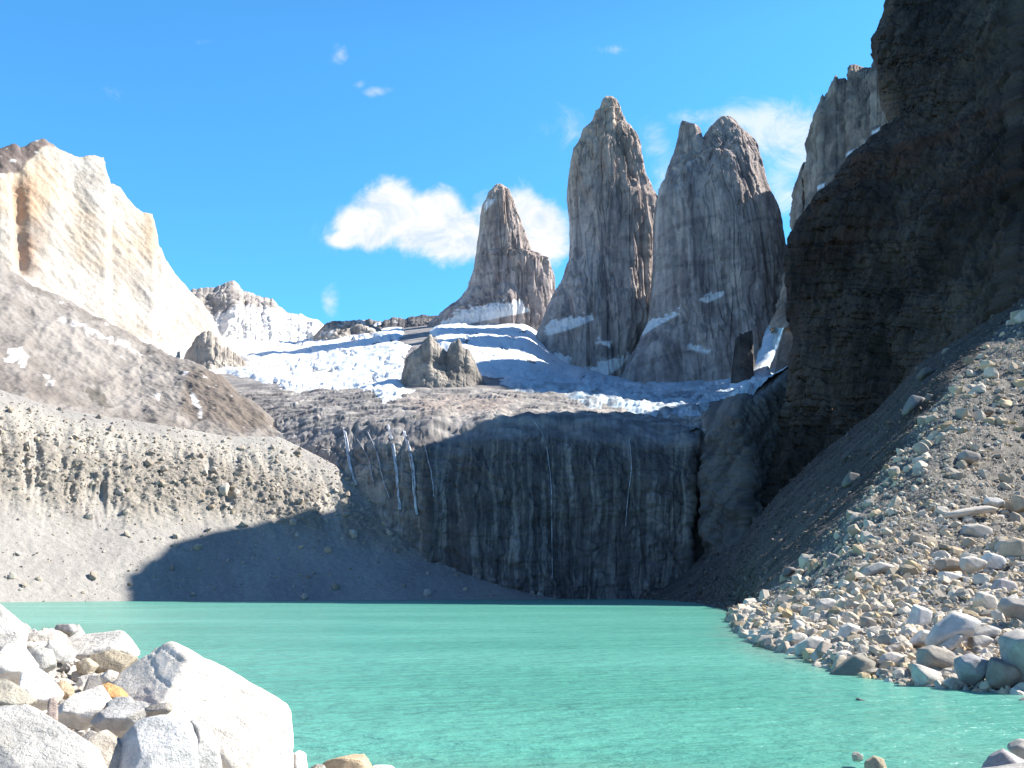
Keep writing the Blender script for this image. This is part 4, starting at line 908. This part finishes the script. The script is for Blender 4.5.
# ---- right bank, the ones one can tell apart: (outline, colour, label)
PB = (.56, .51, .43)
right = [
 ([(829, 675), (838, 668), (850, 657), (862, 655), (872, 662), (880, 674), (876, 680), (830, 679)], (.24, .22, .18), 'low dark boulder reaching out into the water, furthest left of the near shore'),
 ([(797, 655), (798, 645), (812, 637), (824, 638), (827, 648), (822, 656)], (.48, .43, .36), 'pale block with a rough front at the water, left of the low dark boulder'),
 ([(788, 643), (792, 634), (804, 632), (808, 640), (796, 648)], PB, 'cream stone at the waterline, left of the rough fronted block'),
 ([(779, 613), (783, 609), (798, 609), (800, 613), (795, 618), (782, 618)], (.42, .25, .12), 'rusty orange brown flat boulder on the end of the bank'),
 ([(792, 634), (797, 619), (802, 620), (806, 630), (806, 636)], (.54, .49, .42), 'upright cream wedge below the rusty boulder'),
 ([(913, 670), (914, 664), (922, 666), (938, 672), (944, 682), (940, 688), (918, 686)], (.50, .46, .40), 'rounded cream boulder at the waterline with a streaked side'),
 ([(920, 662), (924, 650), (934, 646), (948, 650), (955, 660), (952, 668), (938, 674), (922, 668)], (.30, .26, .21), 'brown angular boulder resting above the streaked cream one'),
 ([(957, 668), (962, 656), (974, 652), (986, 660), (989, 668), (981, 681), (974, 686), (962, 680)], (.34, .34, .36), 'blue grey hexagonal boulder at the waterline with a pale right edge'),
 ([(944, 683), (950, 678), (964, 680), (968, 686), (950, 690)], (.44, .40, .32), 'low yellowish stone left of the hexagonal boulder foot'),
 ([(988, 684), (992, 662), (1004, 656), (1012, 668), (1014, 682), (1004, 690)], (.27, .24, .22), 'dark block between the hexagonal boulder and the frame edge'),
 ([(1006, 662), (1010, 640), (1030, 632), (1060, 650), (1060, 684), (1014, 684)], (.33, .30, .27), 'big grey boulder cut by the right frame edge, near the water'),
 ([(930, 640), (936, 626), (958, 609), (966, 610), (978, 618), (974, 630), (950, 646), (934, 650)], (.44, .42, .40), 'large ridge shaped boulder, dark left side and bright right side'),
 ([(940, 645), (946, 640), (960, 628), (966, 632), (958, 644), (946, 652)], (.50, .48, .45), 'pale tilted slab leaning in front of the ridge shaped boulder'),
 ([(907, 648), (908, 644), (926, 628), (936, 626), (934, 634), (918, 648)], (.54, .50, .45), 'bright cream plank of rock left of the ridge shaped boulder'),
 ([(968, 634), (970, 630), (992, 625), (1000, 630), (998, 636), (972, 638)], (.46, .43, .39), 'long low slab right of the ridge shaped boulder'),
 ([(970, 644), (972, 637), (988, 635), (992, 640), (988, 644), (972, 648)], (.42, .40, .37), 'block tucked under the long low slab'),
 ([(908, 622), (914, 606), (928, 603), (930, 612), (922, 624), (912, 627)], (.52, .49, .46), 'pale flat faced boulder standing above the cream plank'),
 ([(935, 640), (938, 572), (964, 570), (964, 580), (940, 580)], PB, 'x'),
 ([(978, 600), (980, 594), (992, 590), (998, 606), (994, 614), (984, 608)], (.52, .49, .45), 'upright pale boulder behind the long low slab'),
 ([(1000, 606), (1006, 598), (1026, 600), (1044, 610), (1040, 626), (1010, 616)], (.40, .38, .36), 'tall grey block at the right frame edge above the big grey boulder'),
 ([(939, 569), (940, 560), (962, 558), (964, 570), (942, 572)], (.36, .32, .28), 'brown shaded block left of the cream one, midway up the bank'),
 ([(962, 568), (964, 559), (976, 556), (983, 561), (982, 568), (970, 574)], (.55, .49, .42), 'cream block joined to the brown shaded one midway up the bank'),
 ([(940, 583), (941, 572), (958, 573), (962, 576), (954, 585), (946, 587)], (.54, .51, .47), 'white cube below the cream block midway up the bank'),
 ([(1003, 556), (1004, 542), (1014, 536), (1030, 540), (1030, 560), (1014, 562)], (.44, .39, .33), 'large tan boulder at the right frame edge midway up the bank'),
 ([(1012, 505), (1014, 496), (1030, 494), (1030, 512), (1014, 514)], (.40, .34, .28), 'brown block at the right frame edge high on the sunlit bank'),
 ([(862, 576), (866, 568), (880, 562), (898, 564), (890, 570), (868, 578)], (.40, .38, .35), 'grey wedge with a white top at the left of the middle bank'),
 ([(962, 534), (966, 526), (984, 524), (990, 530), (984, 536), (968, 538)], (.40, .38, .35), 'grey slab below the long pale one, high on the sunlit bank'),
 ([(940, 516), (958, 510), (984, 506), (1006, 505), (1004, 510), (980, 514), (946, 520)], (.52, .46, .40), 'long low cream slab high on the sunlit bank'),
 ([(984, 504), (986, 498), (998, 498), (1004, 504), (996, 508)], (.60, .57, .54), 'bright white stone on the end of the long cream slab'),
 ([(994, 588), (998, 580), (1010, 578), (1016, 586), (1008, 596), (998, 594)], (.38, .37, .38), 'grey hollowed boulder right of the white cube'),
 ([(984, 562), (988, 554), (998, 552), (1004, 560), (996, 568), (988, 568)], (.52, .50, .48), 'whitish rounded boulder left of the large tan one'),
 ([(735, 620), (738, 615), (744, 614), (748, 619), (742, 623)], (.42, .38, .32), 'cream stone at the very tip of the bank in the lake'),
 ([(850, 645), (854, 640), (864, 637), (868, 642), (860, 650), (852, 650)], (.46, .44, .34), 'greenish cream wedge above the low dark boulder'),
 ([(880, 662), (884, 655), (898, 650), (904, 656), (894, 668), (884, 668)], (.50, .46, .42), 'pale topped angular block right of the low dark boulder'),
 ([(838, 637), (842, 628), (852, 622), (860, 626), (856, 636), (846, 640)], (.52, .49, .45), 'pale faceted block above the rough fronted one'),
 ([(816, 606), (820, 600), (832, 598), (838, 604), (834, 612), (820, 612)], (.50, .46, .41), 'wide pale block behind the upright cream wedge'),
]
RG = 'boulders of the sunlit right bank'
def add_right(pts, base, lab, seed, group=RG, name='boulder', sub=4, grow=1.08):
    pts = np.array(pts, float); c = pts.mean(0); pts = c + (pts - c) * grow
    foot = bank_point(c[0], pts[:, 1].max() - 1)
    return outline_rock(pts, foot[1], base, seed, lab, name=name, sub=sub, facets=[(.25, -.25, .9, .75)], thick=.85, group=group)
ii = 0
for pts, base, lab in right:
    if lab == 'x': continue
    add_right(pts, base, lab, 500 + ii); ii += 1

# slabs lying in the shaded scree
shaded = [
 ([(843, 484), (848, 474), (858, 470), (862, 474), (856, 482), (846, 487)], (.30, .28, .26), 'pale block lying alone in the middle of the shaded scree'),
 ([(840, 462), (846, 452), (854, 447), (854, 452), (846, 460)], (.24, .22, .21), 'narrow slab at the foot of the dark cliff, above the lone pale block'),
 ([(904, 412), (912, 396), (924, 390), (928, 398), (916, 408), (908, 416)], (.33, .31, .32), 'long grey slab in the shaded scree under the cliff corner'),
 ([(924, 398), (928, 393), (935, 394), (932, 402), (926, 402)], (.36, .33, .30), 'cream stone touching the long grey slab'),
 ([(942, 354), (944, 349), (952, 348), (954, 352), (948, 355)], (.36, .34, .31), 'pale stone against the cliff foot high in the shaded scree'),
 ([(994, 402), (998, 396), (1006, 394), (1008, 400), (1002, 406), (996, 406)], (.34, .30, .26), 'brown pale block in the upper shaded scree near the right frame edge'),
 ([(985, 412), (990, 408), (994, 412), (990, 416)], (.30, .28, .26), 'small block just left of and below the brown pale one'),
 ([(782, 574), (786, 568), (794, 565), (797, 569), (790, 576), (784, 577)], (.28, .27, .28), 'low grey block in the shaded scree near the water'),
 ([(826, 562), (830, 554), (836, 552), (840, 558), (838, 566), (828, 566)], (.38, .37, .37), 'grey upright block on the edge between shade and sunlit rubble'),
 ([(830, 512), (834, 508), (839, 508), (837, 515), (831, 517)], (.26, .25, .24), 'small slab midway down the shaded scree'),
 ([(958, 462), (962, 452), (974, 450), (978, 458), (970, 464)], (.50, .48, .46), 'white block at the upper edge of the sunlit rubble'),
 ([(918, 376), (924, 368), (936, 366), (932, 374), (922, 380)], (.26, .24, .22), 'slanting slab by the cliff foot, above the long grey slab'),
]
for i, (pts, base, lab) in enumerate(shaded): add_right(pts, tuple(np.array(base) * .6), lab, 700 + i, group='blocks lying in the shaded scree', sub=3)  # base dimmed so the blocks' shade sits in their colour

# ---- scattered rubble
def joined(name, centres, sizes, cols, protos, mat, mx=None, **props):
    Vs, Fs, Cs = [], [], []; off = 0
    N_ = len(centres); r = np.random.default_rng(5)
    ang = r.uniform(0, 2 * math.pi, (N_, 3)); ang[:, 1] *= .12; 
    which = r.integers(0, len(protos), N_)
    for k, (V, Fq) in enumerate(protos):
        idx = np.where(which == k)[0]
        if not len(idx): continue
        a, b, c = ang[idx, 0], r.uniform(-1.4, 1.4, len(idx)), r.uniform(-1.4, 1.4, len(idx))
        ca, sa, cb, sb, cc, sc_ = np.cos(a), np.sin(a), np.cos(b), np.sin(b), np.cos(c), np.sin(c)
        Rz = np.zeros((len(idx), 3, 3)); Rz[:, 0, 0] = ca; Rz[:, 0, 1] = -sa; Rz[:, 1, 0] = sa; Rz[:, 1, 1] = ca; Rz[:, 2, 2] = 1
        Rx = np.zeros_like(Rz); Rx[:, 0, 0] = 1; Rx[:, 1, 1] = cb; Rx[:, 1, 2] = -sb; Rx[:, 2, 1] = sb; Rx[:, 2, 2] = cb
        Ry = np.zeros_like(Rz); Ry[:, 1, 1] = 1; Ry[:, 0, 0] = cc; Ry[:, 0, 2] = sc_; Ry[:, 2, 0] = -sc_; Ry[:, 2, 2] = cc
        Rm = Rx @ Ry @ Rz
        X = np.einsum('nij,vj->nvi', Rm, V) * sizes[idx][:, None, None] + centres[idx][:, None, :]
        Vs.append(X.reshape(-1, 3)); Fs.append((Fq[None] + (np.arange(len(idx)) * len(V))[:, None, None]).reshape(-1, Fq.shape[1]) + off)
        Cs.append(np.repeat(cols[idx], len(V), 0)); off += len(idx) * len(V)
    return link(name, make_mesh(name, np.concatenate(Vs), np.concatenate(Fs), np.concatenate(Cs), smooth=False), mat, **props)
def rand_cols(n, lo, hi, r, warm=.15):
    t = r.random((n, 1)); c = np.array(lo) * (1 - t) + np.array(hi) * t
    wv = r.random((n, 1)) ** 3; return c * (1 - wv * warm * np.array([[0, .6, 1.6]]))
PR1 = [rand_rock(20 + i, 1) for i in range(12)]
PR2 = [rand_rock(40 + i, 2) for i in range(12)]

def scatter_bank():
    P, n, qx, qy, steepm = BANK; r = np.random.default_rng(11)
    cell = np.zeros(P.shape[:2]); du = np.linalg.norm(np.gradient(P, axis=1), axis=-1); dv = np.linalg.norm(np.gradient(P, axis=0), axis=-1)
    area = du * dv; y = P[..., 1]; z = P[..., 2]
    vis = (qx > 640) & (qx < 1060) & (z > -.4)
    # lit rubble, individuals: the largest
    lit = vis & (steepm < .5) & (qx < 1045)
    pxa = area / (y ** 2)     # equal chance per patch of the view
    prob = (pxa * lit * np.clip(140 / y, .15, 1) ** 1.5).ravel() + 0.0; prob /= prob.sum()
    idx = r.choice(prob.size, 255, p=prob); pts = P.reshape(-1, 3)[idx]
    protos = [rand_rock(60 + i, 4, rough=.035) for i in range(14)]
    meshes = []
    for i, (V, Fq) in enumerate(protos):
        c = rock_colour(V, i, PB if i % 3 else (.36, .33, .30)); meshes.append(make_mesh('rock', V, Fq, c)); meshes[-1].materials.append(M_ROCK)
    for k, p_ in enumerate(pts):
        o = bpy.data.objects.new('rock', meshes[k % len(meshes)])
        spx = r.uniform(4.0, 9.5) * min(1.25, max(.3, (95 / p_[1]) ** 1.1))
        s = spx * p_[1] / F
        o.scale = (s * r.uniform(.8, 1.3), s * r.uniform(.8, 1.1), s * r.uniform(.6, .95)); o.rotation_euler = (r.uniform(-1.1, 1.1), r.uniform(-1.1, 1.1), r.uniform(0, 6.28))
        o.location = p_ + np.array([0, 0, s * .1]); SC.collection.objects.link(o)
        o['label'] = 'angular pale rock lying loose in the sunlit rubble of the right bank'; o['category'] = 'rock'; o['group'] = 'loose rocks of the sunlit rubble'
    # the rest of the lit rubble
    Nn = 46000; wz = prob.reshape(P.shape[:2]) * (1 + .8 * fbm(P[..., 0] * .06, P[..., 1] * .06, 2.2, 3)); wz = np.clip(wz, 0, None).ravel(); wz /= wz.sum()
    idx = r.choice(prob.size, Nn, p=wz); c = P.reshape(-1, 3)[idx]
    spx = (.9 + r.pareto(2.3, Nn) * 1.3) * np.clip(115 / c[:, 1], .50, 1.5); spx = np.minimum(spx, 8); s = spx * c[:, 1] / F
    c = c + np.stack([r.normal(0, .3, Nn) * s, r.normal(0, .3, Nn) * s, s * r.uniform(-.25, .35, Nn)], 1)
    big = s > np.quantile(s, .8)
    cols = rand_cols(Nn, (.28, .26, .23), (.64, .58, .50), r, .28)
    joined('rubble', c[big], s[big], cols[big], PR2, M_ROCK_SMALL, kind='stuff', label='sunlit pale broken rubble covering the right bank')
    joined('gravel', c[~big], s[~big], cols[~big], PR1, M_ROCK_SMALL, kind='stuff', label='small stones between the rocks of the right bank')
    # shaded scree, its stones darkened in colour to carry the shade
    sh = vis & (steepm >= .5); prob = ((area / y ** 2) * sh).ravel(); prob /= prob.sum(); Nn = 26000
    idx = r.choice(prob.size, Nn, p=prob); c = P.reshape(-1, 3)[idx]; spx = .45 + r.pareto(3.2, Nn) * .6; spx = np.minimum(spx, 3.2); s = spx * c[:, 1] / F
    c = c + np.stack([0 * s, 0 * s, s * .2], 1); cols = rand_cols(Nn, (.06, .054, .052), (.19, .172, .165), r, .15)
    joined('scree', c, s, cols, PR1, M_ROCK_SMALL, kind='stuff', label='loose scree stones on the shaded slope, darkened in colour')
scatter_bank()

def scatter_left():
    P, n, qx, qy, rel = MOR; r = np.random.default_rng(12)
    du = np.linalg.norm(np.gradient(P, axis=1), axis=-1); dv = np.linalg.norm(np.gradient(P, axis=0), axis=-1)
    ok = (qx > -60) & (qx < 560) & (P[..., 2] > 0) & (P[..., 2] < 200)
    rowok = np.zeros(P.shape[:2]); rowok[:417] = 1
    prob = (du * dv * ok * rowok * (.25 + 1.6 * sstep(.3, .6, rel) * sstep(1.05, .8, rel))).ravel(); prob /= prob.sum()
    Nn = 7000; idx = r.choice(prob.size, Nn, p=prob); c = P.reshape(-1, 3)[idx]
    s = .28 + r.pareto(2.8, Nn) * .55; s = np.minimum(s, 3.4); c = c + np.stack([0 * s, 0 * s, s * .2], 1)
    joined('moraine_rubble', c, s, rand_cols(Nn, (.27, .245, .22), (.50, .46, .41), r), PR1, M_ROCK_SMALL, kind='stuff', label='stones strewn over the pale moraine slope')
    for k, (a, b, sz, lab) in enumerate([(222, 497, 5.2, 'large pale block standing out on the moraine slope'), (352, 538, 3.4, 'tan boulder low on the moraine slope, right of the shadow'),
                                        (203, 478, 2.6, 'small pale block up left of the large moraine block'), (18, 555, 1.6, 'white stone low on the smooth left scree'), (12, 578, 1.9, 'white stone near the water on the smooth left scree'),
                                        (155, 492, 1.8, 'pale stone at the left of the large moraine block')]):
        i = np.argmin((qx[:417] - a) ** 2 + (qy[:417] - b) ** 2); p_ = P[:417].reshape(-1, 3)[i]
        V, Fq = rand_rock(800 + k, 3); o = link('boulder', make_mesh('boulder', V * sz, Fq, rock_colour(V, k, (.50, .46, .40))), M_ROCK_SMALL, label=lab, category='boulder', group='boulders on the moraine')
        o.location = p_ + np.array([0, 0, sz * .3]); o.rotation_euler = (.2, .3, k * 1.3)
scatter_left()

def scatter_near():
    r = np.random.default_rng(13); Nn = 9000
    x = r.uniform(-13, 1, Nn); y = r.uniform(8, 22, Nn); z = near_height(x, y)
    keep = (z > .2); x, y, z = x[keep], y[keep], z[keep]; Nn = len(x)
    s = np.minimum(.035 + r.pareto(2.6, Nn) * .045, .28)
    joined('pebbles', np.stack([x, y, z + s * .3], 1), s, rand_cols(Nn, (.38, .36, .34), (.60, .57, .53), r), PR2, M_ROCK_SMALL, kind='stuff', label='pale pebbles and gravel between the boulders at the lower left')
scatter_near()
